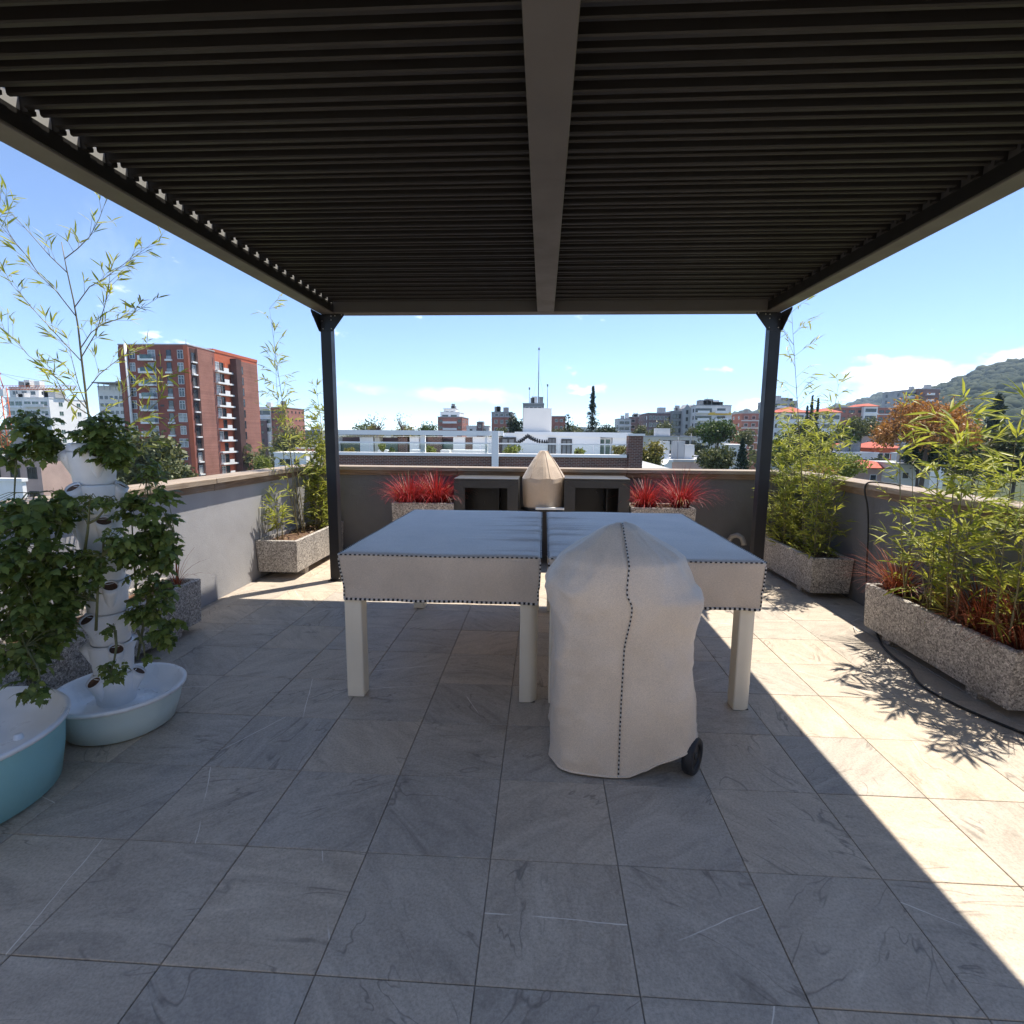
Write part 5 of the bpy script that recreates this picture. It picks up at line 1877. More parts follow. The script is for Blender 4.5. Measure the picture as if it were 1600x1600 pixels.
building('low_block', 'small dark brick stair tower on the far skyline', 745, 754, 660, 230, 8, 'brick_mauve', 1, (0.5,), 1.2, 1.2, side_cols=0, clutter=0)
building('low_block', 'low white flat block on the far skyline', 729, 764, 666, 232, 8, 'white', 1, (0.2, 0.5, 0.8), 1.3, 1.2, side_cols=0, clutter=2)
MB_ = building('mansard_block', 'old red brick block with grey mansard roof on the skyline', 769, 799, 652, 220, 14, 'brick_pink', 4, (0.2, 0.5, 0.8), 1.3, 1.6, 3.0, 'plain', side_cols=3, clutter=0)
MR = building('mansard_roof', 'grey mansard roof with dormers on the old red brick block', 768, 800, 644.5, 221, 12, 'grey', 1, (0.25, 0.5, 0.75), 1.4, 1.2, side_cols=0, clutter=3, top_off=0.4, cat='roof')
building('block', 'dark green roofed block carrying three radio masts', 817, 850, 631, 200, 12, 'grey', 2, (0.2, 0.4, 0.6, 0.8), 1.4, 1.4, side_cols=1, clutter=3)
building('block', 'plain reddish block left of the eucalyptus', 862, 884, 651, 230, 12, 'brick_pink', 2, (0.35, 0.7), 1.3, 1.2, side_cols=1, clutter=0)
building('apartment_block', 'white banded apartment block right of the tall conifer', 966, 986, 655, 250, 12, 'offwhite', 5, (0.3, 0.7), 2.0, 1.2, 2.6, 'dark', slabs='white', side_cols=2, clutter=2)
building('apartment_block', 'brown and white apartment block behind the banded block', 984, 1006, 652, 262, 12, 'brick_mauve', 5, (0.25, 0.75), 1.8, 1.4, 2.8, 'plain', side_cols=2, clutter=3)
building('apartment_block', 'long mauve grey slab block on the skyline', 1013, 1052, 646, 235, 22, 'brick_mauve', 6, (0.1, 0.25, 0.4, 0.55, 0.7, 0.85), 1.2, 1.7, 2.9, 'plain', side_cols=4, clutter=1)
building('apartment_block', 'grey slab block with dark openings next to the yellow banded block', 1050, 1072, 643, 232, 20, 'grey', 6, (0.2, 0.5, 0.8), 1.6, 1.9, 2.9, 'none', side_cols=3, clutter=3)
for k, u in enumerate((1074, 1084)):
    gt = thing('stair_tower', ('pale gabled stair tower adjoining the grey slab block', 'pale gabled stair tower adjoining the yellow banded block')[k], 'tower', (at(u, 640, 228).x, 228, GZ))
    hh = at(u, 638, 228).z - GZ
    part(MB().prism([(-1.3, 0), (1.3, 0), (1.3, hh), (0, hh + 1.7), (-1.3, hh)], 1, 0, 9), 'wall', C['lgrey'], gt)
    for q in range(5):
        window(gt, 0, -0.001, hh - 1.5 - q * 2.9, 0.9, 1.6, 'none')
building('apartment_block', 'white and grey block with a yellow band and roof aerials', 1088, 1143, 634, 220, 24, 'offwhite', 6, (0.1, 0.33, 0.72), 3.2, 1.5, 2.9, 'dark', balcony=((0.2, 4.5), (0.72, 5.0)), side_cols=4, clutter=6, band=(0, 'yellow', 0.35, 1.0))
building('school_block', 'long low cream block with small windows in the middle distance', 1003, 1090, 683, 130, 12, 'cream', 3, (0.42, 0.5, 0.58, 0.66, 0.74, 0.82, 0.92), 0.95, 1.0, 2.4, 'none', side_cols=2, clutter=1, top_off=0.7)
building('apartment_block', 'red and white block left of the shaded pergola post', 1160, 1186, 646, 225, 12, 'brick_pink', 5, (0.25, 0.7), 1.5, 1.3, 2.9, 'plain', slabs='offwhite', side_cols=2, clutter=1)
building('apartment_block', 'grey apartment block with planted roof right of the pergola post', 1207, 1246, 627, 245, 16, 'lgrey', 6, (0.2, 0.5, 0.8), 2.2, 1.5, 2.9, 'dark', side_cols=4, clutter=4, balcony=((0.35, 4.0),))
building('apartment_block', 'white building with red tiled roof left of the dark cypresses', 1221, 1264, 644, 190, 12, 'white', 4, (0.2, 0.45, 0.72), 1.8, 1.3, 2.9, 'dark', side_cols=2, roof='hip')
building('apartment_block', 'white five storey building with red tiled roof right of the cypresses', 1283, 1314, 644, 185, 12, 'white', 6, (0.28, 0.74), 2.6, 1.3, 2.9, 'dark', side_cols=2, roof='hip')
LR = building('apartment_block', 'long red brick block with white gabled centre below the ridge', 1311, 1352, 637, 235, 14, 'brick_pink', 5, (0.2, 0.45, 0.55, 0.8), 1.3, 1.1, 2.9, 'none', side_cols=3, clutter=0)
GB = building('balcony_bay', 'white gabled balcony bay in the long red brick block', 1351, 1372, 634.5, 233, 14, 'white', 5, (0.3, 0.7), 2.2, 1.4, 2.9, 'dark', side_cols=0, roof='hip', slabs='white')
RW = building('brick_wing', 'red brick wing stepping down toward the flame tree', 1371, 1406, 637, 236, 14, 'brick_pink', 5, (0.2, 0.5, 0.8), 2.0, 1.2, 2.9, 'dark', side_cols=0, clutter=0, slabs='offwhite')
GH = building('apartment_block', 'grey block with white balconies standing before the wooded hill', 1434, 1469, 608, 270, 18, 'brick_mauve', 5, (0.15,), 1.6, 1.4, 2.9, 'dark', side_cols=4, clutter=1, balcony=((0.55, 3.6),))
PF_ = building('balconied_flank', 'pale balconied flank of the grey block before the wooded hill', 1416, 1435, 610, 271, 18, 'lgrey', 5, (0.3, 0.7), 1.9, 1.5, 2.9, 'dark', side_cols=2, clutter=1, slabs='white')
for c_, p_ in ((PH0, STEP), (MV, WB), (PH1, FB), (PH2, FB), (MR, MB_), (GB, LR), (RW, LR), (PF_, GH)):
    adopt(c_[0], p_[0])
adopt(bc, OFF[0])
# low roofs on the shaded side
building('low_house', 'small red tiled house beside the flat topped tree', 1312, 1344, 700, 128, 8, 'pinkwall', 1, (0.3, 0.7), 1.2, 1.0, roof='hip', side_cols=0)
building('warehouse', 'long pink walled warehouse behind the red tiled houses', 1350, 1412, 682, 150, 14, 'pinkwall', 1, (0.15, 0.4, 0.65, 0.9), 1.6, 0.9, side_cols=2, clutter=1)
building('low_house', 'orange walled house with red tiled roof under the flame tree', 1366, 1408, 700, 118, 9, 'orange', 1, (0.25, 0.5), 1.2, 1.3, roof='hip', side_cols=2)
building('low_house', 'white flat roofed house below the flat topped tree', 1308, 1372, 709, 105, 9, 'white', 2, (0.15, 0.4, 0.65, 0.88), 1.4, 1.2, 2.5, 'dark', side_cols=1, clutter=2)
building('low_house', 'low house with bright red roof just above the wall top', 1352, 1398, 731, 85, 7, 'pinkwall', 1, (0.3, 0.7), 1.0, 1.0, roof='hip', side_cols=0)
building('low_house', 'pale sheet roofed shed beside the bright red roof', 1400, 1455, 727, 82, 8, 'offwhite', 1, (0.3, 0.7), 1.0, 1.0, side_cols=0, clutter=2)
building('low_house', 'white shed roof glimpsed through the near bamboo', 1440, 1478, 712, 95, 8, 'white', 1, (0.5,), 1.0, 1.0, side_cols=0, clutter=1)
building('low_house', 'pink flat roof just beyond the far wall top', 1048, 1118, 722, 70, 8, 'pinkwall', 0, (), side_cols=0, clutter=2)
building('low_house', 'white roof with satellite dish beyond the far wall top', 1003, 1050, 722, 66, 6, 'white', 0, (), side_cols=0, clutter=3)
building('low_house', 'grey tin roofed house between the trees beyond the far wall', 1052, 1090, 715, 78, 6, 'lgrey', 1, (0.5,), 1.0, 0.8, side_cols=0, clutter=3)
building('low_house', 'white bungalow half hidden between trees left of the shaded post', 1140, 1166, 697, 105, 7, 'white', 1, (0.3, 0.7), 1.1, 1.0, side_cols=0, clutter=0)
dq = at(1031, 721, 62)
ds = thing('satellite_dish', 'white satellite dish tilted on a rooftop beyond the far wall', 'satellite dish', dq)
mm = MB().lathe([(0.0, -0.25), (0.45, -0.18), (0.8, 0.0), (1.0, 0.2)], 24)
mo = part(mm, 'dish', C['white'], ds, (0, 0, 0.4))
mo.rotation_euler = (R(50), R(25), 0)
part(MB().tube([(0, 0, -2.2), (0, 0, 0.3)], 0.06, 6), 'mast', C['mast'], ds)

# ------------------------------------------------------------------ radio masts and tower crane
for u, vt_, vb_, r_, lab in ((841, 545, 632, 0.16, 'tallest radio mast on the green roofed block'), (827, 607, 634, 0.10, 'short radio mast left of the tallest mast'), (855, 602, 640, 0.12, 'radio mast right of the tallest mast')):
    a, b = at(u, vb_, 204), at(u, vt_, 204)
    t = thing('radio_mast', lab, 'mast', (a.x, a.y, a.z))
    part(MB().tube([(0, 0, -3), (0, 0, (b.z - a.z) * 0.5), (0, 0, b.z - a.z)], [r_ * 1.5, r_, r_ * 0.6], 6), 'pole', C['mast'], t)
    part(MB().lathe([(0.0, -0.5), (0.30, -0.4), (0.30, 0.4), (0.0, 0.5)], 8), 'aerial_head', C['mast'], t, (0, 0, b.z - a.z))
    if r_ > 0.15:
        for sx in (-1, 1):
            part(MB().tube([(0, 0, (b.z - a.z) * 0.62), (sx * 3.0, 0, -2)], 0.035, 4), 'guy_wire', C['mast'], t)
DC = 150
ca = at(5, 640, DC)
cr = thing('tower_crane', 'orange lattice tower crane at the picture edge', 'crane', (ca.x, DC, GZ))
ctop = at(5, 606, DC).z - GZ
mm = MB()
hw = 0.9
for sx in (-hw, hw):
    for sy in (-hw, hw):
        mm.tube([(sx, sy, 0), (sx, sy, ctop)], 0.13, 5)
z = 0.0
k = 0
while z < ctop - 1.8:
    s_ = 1 if k % 2 else -1
    for sy in (-hw, hw):
        mm.tube([(-hw * s_, sy, z), (hw * s_, sy, z + 1.8)], 0.07, 4)
        mm.tube([(sy, -hw * s_, z), (sy, hw * s_, z + 1.8)], 0.07, 4)
        mm.tube([(-hw, sy, z), (hw, sy, z)], 0.06, 4)
    z += 1.8
    k += 1
part(mm, 'mast', C['crane'], cr)
apex = at(5, 583, DC).z - GZ
part(MB().tube([(-hw, 0, ctop), (0, 0, apex), (hw, 0, ctop)], 0.14, 5).tube([(0, -hw, ctop), (0, 0, apex), (0, hw, ctop)], 0.14, 5).box(-0.3, 0.3, -0.3, 0.3, apex - 0.4, apex + 0.2), 'tower_head', C['crane'], cr)
jl = at(92, 610, DC).x - ca.x
jz = ctop - 0.5
mm = MB()
n = 26
for k in range(n):
    x0_, x1_ = jl * k / n * 1.3, jl * (k + 1) / n * 1.3
    mm.tube([(x0_, 25, jz), (x1_, 25, jz)], 0.09, 4)
    mm.tube([(x0_, 26, jz), (x1_, 26, jz)], 0.09, 4)
    mm.tube([(x0_, 25.5, jz + 1.1), (x1_, 25.5, jz + 1.1)], 0.09, 4)
    mm.tube([(x0_, 25, jz), (0.5 * (x0_ + x1_), 25.5, jz + 1.1), (x1_, 26, jz)], 0.06, 4)
mm2 = MB()
for v_ in mm.v:
    pass
jb = part(mm, 'jib', C['crane'], cr, (0, -25.5, 0))
part(MB().tube([(0, 0, apex), (jl * 0.55, 0, jz + 1.1)], 0.05, 4).tube([(0, 0, apex), (jl * 1.2, 0, jz + 1.1)], 0.05, 4), 'stay_cable', C['mast'], cr)
part(MB().box(0.8, 2.6, -1.9, -0.95, ctop - 2.4, ctop - 0.4), 'cab', C['white'], cr)

# ------------------------------------------------------------------ neighbouring roof terrace
YN = 18.0
nx0, nx1 = at(520, 715, YN).x, at(1003, 715, YN).x
zc = at(760, 713, YN).z
nb = thing('neighbour_building', 'brick faced neighbouring roof terrace with a white railing and glass panes', 'building', (0, 0, GZ))


def nput(mb, name, mat):
    return part(mb, name, C[mat] if isinstance(mat, str) else mat, nb, (0, 0, -GZ))


nput(MB().box(nx0, nx1, YN, YN + 0.3, GZ, zc), 'brick_parapet', 'nb_brick')
nput(MB().box(nx0, nx1 - 0.5, YN - 0.08, YN + 0.38, zc + 0.002, zc + 0.09), 'coping', 'white')
nput(MB().box(nx0, nx1 + 1.0, YN + 0.31, YN + 14, GZ, zc - 0.35), 'slab', 'lgrey')
pz = at(992, 681, YN).z
nput(MB().box(at(982, 700, YN).x, nx1, YN - 0.1, YN + 0.5, GZ, pz), 'brick_pier', 'nb_brick')
nput(MB().box(at(980, 700, YN).x, nx1 + 0.05, YN - 0.14, YN + 0.54, pz + 0.002, pz + 0.07), 'pier_cap', 'white')
rz_ = at(760, 693, YN).z
nput(MB().box(nx0, at(981, 693, YN).x, YN + 0.10, YN + 0.15, rz_ - 0.02, rz_ + 0.025), 'top_rail', 'white')
gx = nx0
gi = 0
while gx < at(978, 700, YN).x - 0.2:
    ge_ = min(gx + 1.25, at(981, 700, YN).x - 0.02)
    nput(MB().box(gx + 0.02, ge_ - 0.02, YN + 0.115, YN + 0.127, zc + 0.10, rz_ - 0.022), 'glass_pane', 'clear')
    gx += 1.25
bz0, bz1 = at(660, 680, YN).z, at(660, 672.5, YN).z
nput(MB().box(nx0, at(786, 676, YN).x, YN + 0.05, YN + 0.25, bz0, bz1), 'pergola_beam', 'white')
for u0_, u1_ in ((769, 779.5), (655, 662.5), (757, 761)):
    y_ = YN - 0.16 if u0_ == 769 else YN + 0.16
    nput(MB().box(at(u0_, 690, YN).x, at(u1_, 690, YN).x, y_, y_ + 0.12, (zc - 1.2) if u0_ == 769 else zc + 0.1, (bz1 + 0.003) if u0_ == 769 else bz0 - 0.003), 'post', 'white')
YW = 24.0
zr = at(880, 677, YW).z


def wallrect(u0_, u1_, v0_, v1_, mat, name, y=YW, dep=0.5):
    a, b = at(u0_, v0_, y), at(u1_, v1_, y)
    nput(MB().box(a.x, b.x, y, y + dep, min(a.z, b.z), max(a.z, b.z)), name, mat)


nput(MB().box(at(786, 690, YW).x, at(938, 690, YW).x, YW, YW + 5, zc - 0.345, zr), 'white_wall', 'white')
nput(MB().box(at(938.5, 690, YW).x, at(957, 690, YW).x, YW + 0.3, YW + 5, zc - 0.345, zr - 0.18), 'white_wall', 'white')
nput(MB().box(at(957.5, 690, YW).x, at(984, 690, YW).x, YW + 0.02, YW + 5, zc - 0.345, zr), 'white_wall', 'white')
a, b = at(984, 676, YW), at(1004, 682, YW)
nput(MB().prism([(a.x - 5, a.z), (a.x, a.z), (b.x, b.z), (b.x, b.z - 0.10), (a.x - 5, a.z - 0.10)], 1, YW - 0.1, YW + 4.9), 'sloping_roof', 'white')
nput(MB().box(at(817.5, 650, 25.5).x, at(862, 650, 25.5).x, 25.5, 28, zr - 0.1, at(840, 637.5, 25.5).z), 'tank_house', 'offwhite')
for u0_, u1_, v0_, v1_, m_ in ((856.5, 868, 684, 716, 'glass'), (877, 893, 686, 716, 'glass'), (782, 806, 683, 716, 'glass_green')):
    a, b = at(u0_, v0_, YW - 0.03), at(u1_, v1_, YW - 0.03)
    cx_, cz_ = 0.5 * (a.x + b.x), 0.5 * (a.z + b.z)
    window(nb, cx_, YW - 0.005, cz_ - GZ, b.x - a.x, a.z - b.z, 'door')
a, b = at(936, 684, YW), at(956, 714, YW)
window(nb, 0.5 * (a.x + b.x), YW + 0.29, 0.5 * (a.z + b.z) - GZ, b.x - a.x, a.z - b.z, 'green')
for u0_, u1_, m_ in ((562, 584, 'white'), (585, 594, 'cream'), (622, 637, 'nb_brick'), (640, 655, 'white'), (668, 690, 'nb_brick'), (708, 727, 'white'), (727.5, 738, 'nb_brick'), (738.5, 768, 'white'), (522, 530, 'white')):
    wallrect(u0_, u1_, 683, 724, m_, 'wall_panel')
wallrect(522, 786, 681, 683.2, 'white', 'eave_beam', YW - 0.2, 0.9)
wallrect(530, 562, 690, 724, 'glass_green', 'glass_door', YW + 0.25, 0.1)
wallrect(594, 622, 690, 724, 'glass_green', 'glass_door', YW + 0.25, 0.1)
wallrect(655, 668, 690, 724, 'glass', 'glass_door', YW + 0.25, 0.1)
wallrect(690, 708, 690, 724, 'glass_green', 'glass_door', YW + 0.25, 0.1)
wallrect(522, 786, 683, 724, 'brick_mauve', 'rear_wall', YW + 0.9, 0.3)
for (u0_, u1_, lab) in ((590, 606, 'white planter box below the round topiary'), (640, 658, 'white planter box by the thin railing post'), (688, 702, 'white planter box right of the yellow shrub'), (706, 758, 'long white planter bench on the neighbouring terrace')):
    a, b = at(u0_, 703, 20.0), at(u1_, 716, 20.0)
    o = MB().box(a.x, b.x, 20.0, 20.5, zc - 0.348, a.z).build('planter_box', C['white'])
    tag(o, lab, 'planter box', 'planter boxes on the neighbouring terrace')
sl = thing('string_lights', 'string of small dark bulbs strung across the white neighbouring wall', 'string lights', at(824, 680, 20.5))
pts = [at(u, v, 20.5) for u, v in ((806, 690), (812, 686.5), (818, 683), (824, 677.5), (829, 680.5), (835, 683.5), (842, 686), (850, 687.5), (857, 687))]
MB().tube(pts, 0.004, 5).build('wire', MT['cable'], sl)
for p0, p1 in zip(pts[:-1], pts[1:]):
    for f in (0.15, 0.65):
        q = p0.lerp(p1, f)
        MB().lathe([(0.0, -0.17), (0.03, -0.15), (0.045, -0.10), (0.03, -0.04), (0.018, 0.0)], 8, q).build('bulb', MT['rubber'], sl)

# ------------------------------------------------------------------ trees
TM = {
    'green': leaf_mat('leaf_green', (0.035, 0.065, 0.016), (0.105, 0.150, 0.035), 0.25, 0.5),
    'dark': leaf_mat('leaf_dark', (0.016, 0.030, 0.012), (0.050, 0.075, 0.026), 0.15, 0.5),
    'olive': leaf_mat('leaf_olive', (0.065, 0.075, 0.028), (0.17, 0.18, 0.07), 0.25, 0.5),
    'yellow': leaf_mat('leaf_yellow', (0.12, 0.11, 0.025), (0.34, 0.29, 0.07), 0.30, 0.5),
    'lime': leaf_mat('leaf_lime', (0.12, 0.15, 0.030), (0.30, 0.33, 0.07), 0.30, 0.5),
    'flame': leaf_mat('leaf_flame', (0.22, 0.105, 0.030), (0.58, 0.27, 0.075), 0.25, 0.5),
    'conifer': leaf_mat('conifer_needles', (0.014, 0.028, 0.016), (0.045, 0.068, 0.034), 0.10, 0.6),
}


def quads_at(P, size, rng, flat=0.0):
    """random leaf quads (slightly cupped diamonds) centred on P"""
    n = len(P)
    d = rng.normal(size=(n, 3))
    d[:, 2] *= (1 - flat)
    d /= np.linalg.norm(d, axis=1, keepdims=True)
    r = rng.normal(size=(n, 3))
    e = np.cross(d, r)
    e /= np.linalg.norm(e, axis=1, keepdims=True)
    s = (size * rng.uniform(0.6, 1.3, size=n))[:, None]
    V = np.stack([P - d * s, P + e * s * 0.55, P + d * s, P - e * s * 0.55], 1)
    F = np.arange(n * 4).reshape(n, 4)
    return V.reshape(-1, 3), F


def crown_points(style, c, rx, rz, rng, n_cl, k):
    if style == 'cone':
        h_ = rng.uniform(0, 1, n_cl) ** 0.75
        w = rng.uniform(0, 2 * np.pi, n_cl)
        rr = (1 - h_) * rng.uniform(0.45, 1.0, n_cl) * (0.8 + 0.35 * np.sin(h_ * 40))
        cc = np.stack([np.cos(w) * rr * rx, np.sin(w) * rr * rx, (h_ * 2 - 1) * rz], 1)
        sp_ = (0.05 + 0.20 * (1 - np.repeat(h_, k)))[:, None] * rx
    elif style == 'umbrella':
        w = rng.uniform(0, 2 * np.pi, n_cl)
        rr = np.sqrt(rng.uniform(0, 1, n_cl))
        top = np.sqrt(np.maximum(0, 1 - rr ** 2))
        z = top * rng.uniform(0.45, 1.0, n_cl) * 1.6 - 0.75 + 0.25 * rng.normal(size=n_cl) * (rr < 0.8)
        cc = np.stack([np.cos(w) * rr * rx, np.sin(w) * rr * rx, z * rz], 1)
        sp_ = 0.10 * rx
    else:
        # several lobes make an uneven outline
        L_ = 7 if style == 'round' else 5
        lo_ = rng.normal(size=(L_, 3))
        lo_ /= np.linalg.norm(lo_, axis=1, keepdims=True)
        lo_ *= rng.uniform(0.30, 0.55, (L_, 1))
        lo_[0] = 0
        lr = rng.uniform(0.42, 0.58, L_)
        lr[0] = 0.62
        which = rng.integers(0, L_, n_cl)
        d = rng.normal(size=(n_cl, 3))
        d /= np.linalg.norm(d, axis=1, keepdims=True)
        rad = rng.uniform(0.55, 1.0, n_cl) ** 0.6
        cc = (lo_[which] + d * (lr[which] * rad)[:, None]) * np.array([rx, rx, rz])
        sp_ = 0.13 * rx
        if style == 'sparse':
            keep = rng.uniform(size=n_cl) < 0.55
            cc = cc[keep]
    P = np.repeat(cc, k, axis=0) + rng.normal(size=(len(cc) * k, 3)) * sp_
    return P + np.array(c), cc + np.array(c)


TREE_N = [0]


def tree(label, u, vt, vb, D, wpx, style, mat, name='tree', n_cl=110, k=15, group='trees of the town', size=1.0, base=None):
    TREE_N[0] += 1
    rng = np.random.default_rng(100 + TREE_N[0])
    top, bot = at(u, vt, D), at(u, vb, D)
    rz = 0.5 * (top.z - bot.z)
    c = Vector((top.x, D, bot.z + rz))
    rx = 0.5 * wpx * D / FPX
    gz = GZ if base is None else base
    t = thing(name, label, 'tree' if rz > 1.0 else 'shrub', (c.x, c.y, gz), group)
    P, cc = crown_points(style, c, rx, rz, rng, n_cl, k)
    V, F = quads_at(P, 0.085 * size * (rx * rz) ** 0.5 + 0.02, rng)
    np_obj('crown', V, F, TM[mat], t)
    tr = MB()
    th = max(0.05, 0.05 * rx + 0.02 * (c.z - gz) * 0.4)
    if style == 'cone':
        tr.tube([(c.x, c.y, gz), (c.x, c.y, c.z), (c.x, c.y, c.z + rz * 0.9)], [th, th * 0.6, th * 0.1], 7)
    else:
        f = Vector((c.x + rng.normal() * 0.1 * rx, c.y, c.z - 0.45 * rz))
        tr.tube([(c.x, c.y, gz), (0.5 * (c.x + f.x), c.y, 0.5 * (gz + f.z)), tuple(f)], [th, th * 0.8, th * 0.65], 7)
        for q in rng.choice(len(cc), min(12, len(cc)), replace=False):
            e = Vector(cc[q])
            m_ = f.lerp(e, 0.5) + Vector((0, 0, -0.08 * rz))
            tr.tube([f, m_, e], [th * 0.45, th * 0.28, th * 0.08], 5, cap=False)
    tr.build('trunk', MT['bark'], t)
    return t


tree('broad green tree in front of the red brick tower', 232, 668, 775, 62, 112, 'round', 'olive', n_cl=230, k=18)
tree('small green tree at the foot of the brick tower', 278, 712, 775, 58, 62, 'round', 'olive', n_cl=140)
tree('green tree right of the brick tower foot', 411, 690, 745, 95, 40, 'round', 'olive')
tree('lighter tree beside the corner of the sunlit wall', 408, 712, 748, 85, 34, 'round', 'lime')
tree('bushy green tree above the white flat roofed house', 452, 668, 716, 120, 62, 'round', 'olive', n_cl=150)
tree('dark tree behind the corner bamboo', 440, 688, 720, 130, 40, 'round', 'green')
tree('wispy sparse tree standing tallest on the centre skyline', 627, 638, 682, 95, 38, 'sparse', 'olive', n_cl=60, k=8, size=0.6)
tree('wispy sparse tree left of the tallest wispy one', 590, 646, 682, 98, 50, 'sparse', 'olive', n_cl=45, k=7, size=0.6)
tree('dome shaped tree low on the skyline left of the brick block', 668, 660, 690, 130, 44, 'round', 'green')
tree('yellowish tree low on the skyline below the wispy trees', 634, 664, 690, 125, 40, 'round', 'yellow')
tree('low green tree at the left end of the far skyline', 572, 662, 690, 130, 60, 'round', 'green')
tree('round yellow green tree below the wispy trees', 585, 662, 688, 118, 30, 'round', 'yellow')
tree('dark pointed dome tree left of the white tank house', 805, 645, 690, 110, 26, 'round', 'conifer', n_cl=160)
tree('pale scrubby tree below the mansard roofed block', 784, 664, 690, 120, 24, 'round', 'olive')
tree('tall slender eucalyptus with open crown right of the tank house', 888, 632, 690, 100, 13, 'sparse', 'dark', n_cl=120, k=9, size=0.9)
tree('tall pointed conifer rising alone in the centre skyline', 927, 604, 692, 110, 25, 'cone', 'conifer', name='conifer', n_cl=300, k=12, size=0.55)
tree('dark spreading tree right of the pointed conifer', 948, 659, 692, 120, 40, 'round', 'dark', n_cl=140)
tree('green trees mass left of the pointed conifer base', 900, 662, 692, 150, 46, 'round', 'olive')
tree('low green tree before the white tank house on the right', 872, 668, 690, 140, 26, 'round', 'olive')
tree('pale green tree before the banded block', 1000, 664, 690, 170, 30, 'round', 'olive')
tree('thin leafed tree before the mauve slab block', 1042, 657, 690, 170, 42, 'sparse', 'olive', n_cl=90)
tree('green tree behind the cream school block', 1022, 666, 690, 160, 34, 'round', 'olive')
tree('yellow leafed tree just right of the neighbouring brick pier', 1022, 684, 738, 58, 46, 'round', 'yellow', n_cl=170)
tree('large bright green tree before the yellow banded block', 1122, 655, 702, 100, 60, 'round', 'green', n_cl=210)
tree('olive tree left of the bright green tree', 1082, 662, 690, 150, 24, 'round', 'olive')
tree('bushy olive tree just beyond the far wall', 1118, 692, 742, 62, 56, 'round', 'olive', n_cl=190)
tree('dark conifer just left of the shaded pergola post', 1161, 686, 742, 60, 24, 'cone', 'conifer', name='conifer', n_cl=160)
tree('scrubby tree behind the dark conifer', 1165, 668, 700, 120, 40, 'round', 'olive')
tree('reddish shrub in front of the cream school block', 1058, 700, 716, 100, 20, 'round', 'flame')
tree('dark hedge like tree below the cream school block', 1076, 701, 716, 104, 26, 'round', 'dark')
tree('brownish tree left of the bushy olive tree', 1092, 690, 716, 100, 26, 'round', 'olive')
for k, (u, vt_, lab) in enumerate(((1270, 618, 'tallest of the dark cypresses between the tiled roofs'), (1279, 622, 'cypress right of the tallest cypress'), (1262, 634, 'shorter cypress left of the tallest cypress'))):
    tree(lab, u, vt_, 700, 150, 12, 'cone', 'conifer', name='cypress', n_cl=130, k=12)
tree('dark broad tree below the cypresses', 1262, 662, 730, 90, 70, 'round', 'dark', n_cl=200)
tree('dark tree behind the dense yellow bamboo', 1228, 672, 735, 95, 60, 'round', 'green', n_cl=160)
tree('green tree right of the cypresses above the wall', 1292, 690, 735, 85, 44, 'round', 'dark', n_cl=140)
tree('flat topped umbrella tree before the long brick block', 1346, 652, 690, 110, 62, 'umbrella', 'olive', name='umbrella_tree', n_cl=190)
tree('smaller umbrella crown beside the flat topped tree', 1322, 671, 696, 108, 36, 'umbrella', 'green', name='umbrella_tree', n_cl=110)
tree('yellow green low tree just above the cable on the wall', 1322, 708, 748, 52, 62, 'round', 'lime', n_cl=170)
tree('brown dry shrub left of the low yellow green tree', 1285, 726, 752, 50, 50, 'round', 'flame', n_cl=90)
tree('dark shrub row behind the bright red roof', 1382, 716, 736, 98, 40, 'round', 'dark')
tree('big orange flame tree behind the near bamboo', 1452, 627, 705, 75, 118, 'umbrella', 'flame', name='flame_tree', n_cl=520, k=22, size=0.55)
tree('dark green undergrowth tree beneath the flame tree', 1446, 676, 745, 80, 70, 'round', 'dark', n_cl=160)
tree('tall dark pine at the foot of the wooded hill', 1562, 618, 735, 120, 50, 'cone', 'conifer', name='pine', n_cl=220)
tree('olive green tree mass right of the flame tree', 1528, 668, 745, 80, 84, 'round', 'olive', n_cl=200)
tree('dull green tree at the picture edge below the hill', 1596, 664, 760, 70, 80, 'round', 'olive', n_cl=180)
tree('greyish tree behind the pine at the hill foot', 1500, 650, 700, 140, 50, 'round', 'olive', n_cl=120)
# shrubs on the neighbouring terrace
for k, (u, vt_, vb_, w_, m_, lab) in enumerate(((546, 699, 712, 20, 'yellow', 'yellowish shrub nearest the sunlit side post on the neighbouring terrace'), (611, 697, 712, 13, 'green', 'round green topiary shrub on the neighbouring terrace'),
                                              (671, 697, 713, 22, 'lime', 'bright yellow green shrub in the middle of the neighbouring terrace'), (799, 696, 712, 34, 'lime', 'wide spiky green shrub right of the white post'),
                                              (905, 698, 713, 22, 'lime', 'small leafy shrub before the white neighbouring wall'), (968, 690, 714, 26, 'yellow', 'yellow leaved shrub beside the neighbouring brick pier'), (597, 690, 706, 12, 'lime', 'small pale shrub left of the round topiary'))):
    tree(lab, u, vt_, vb_, 19.2, w_, 'round', m_, name='shrub', n_cl=60, k=10, group='shrubs on the neighbouring terrace', size=1.3, base=zc - 0.348)

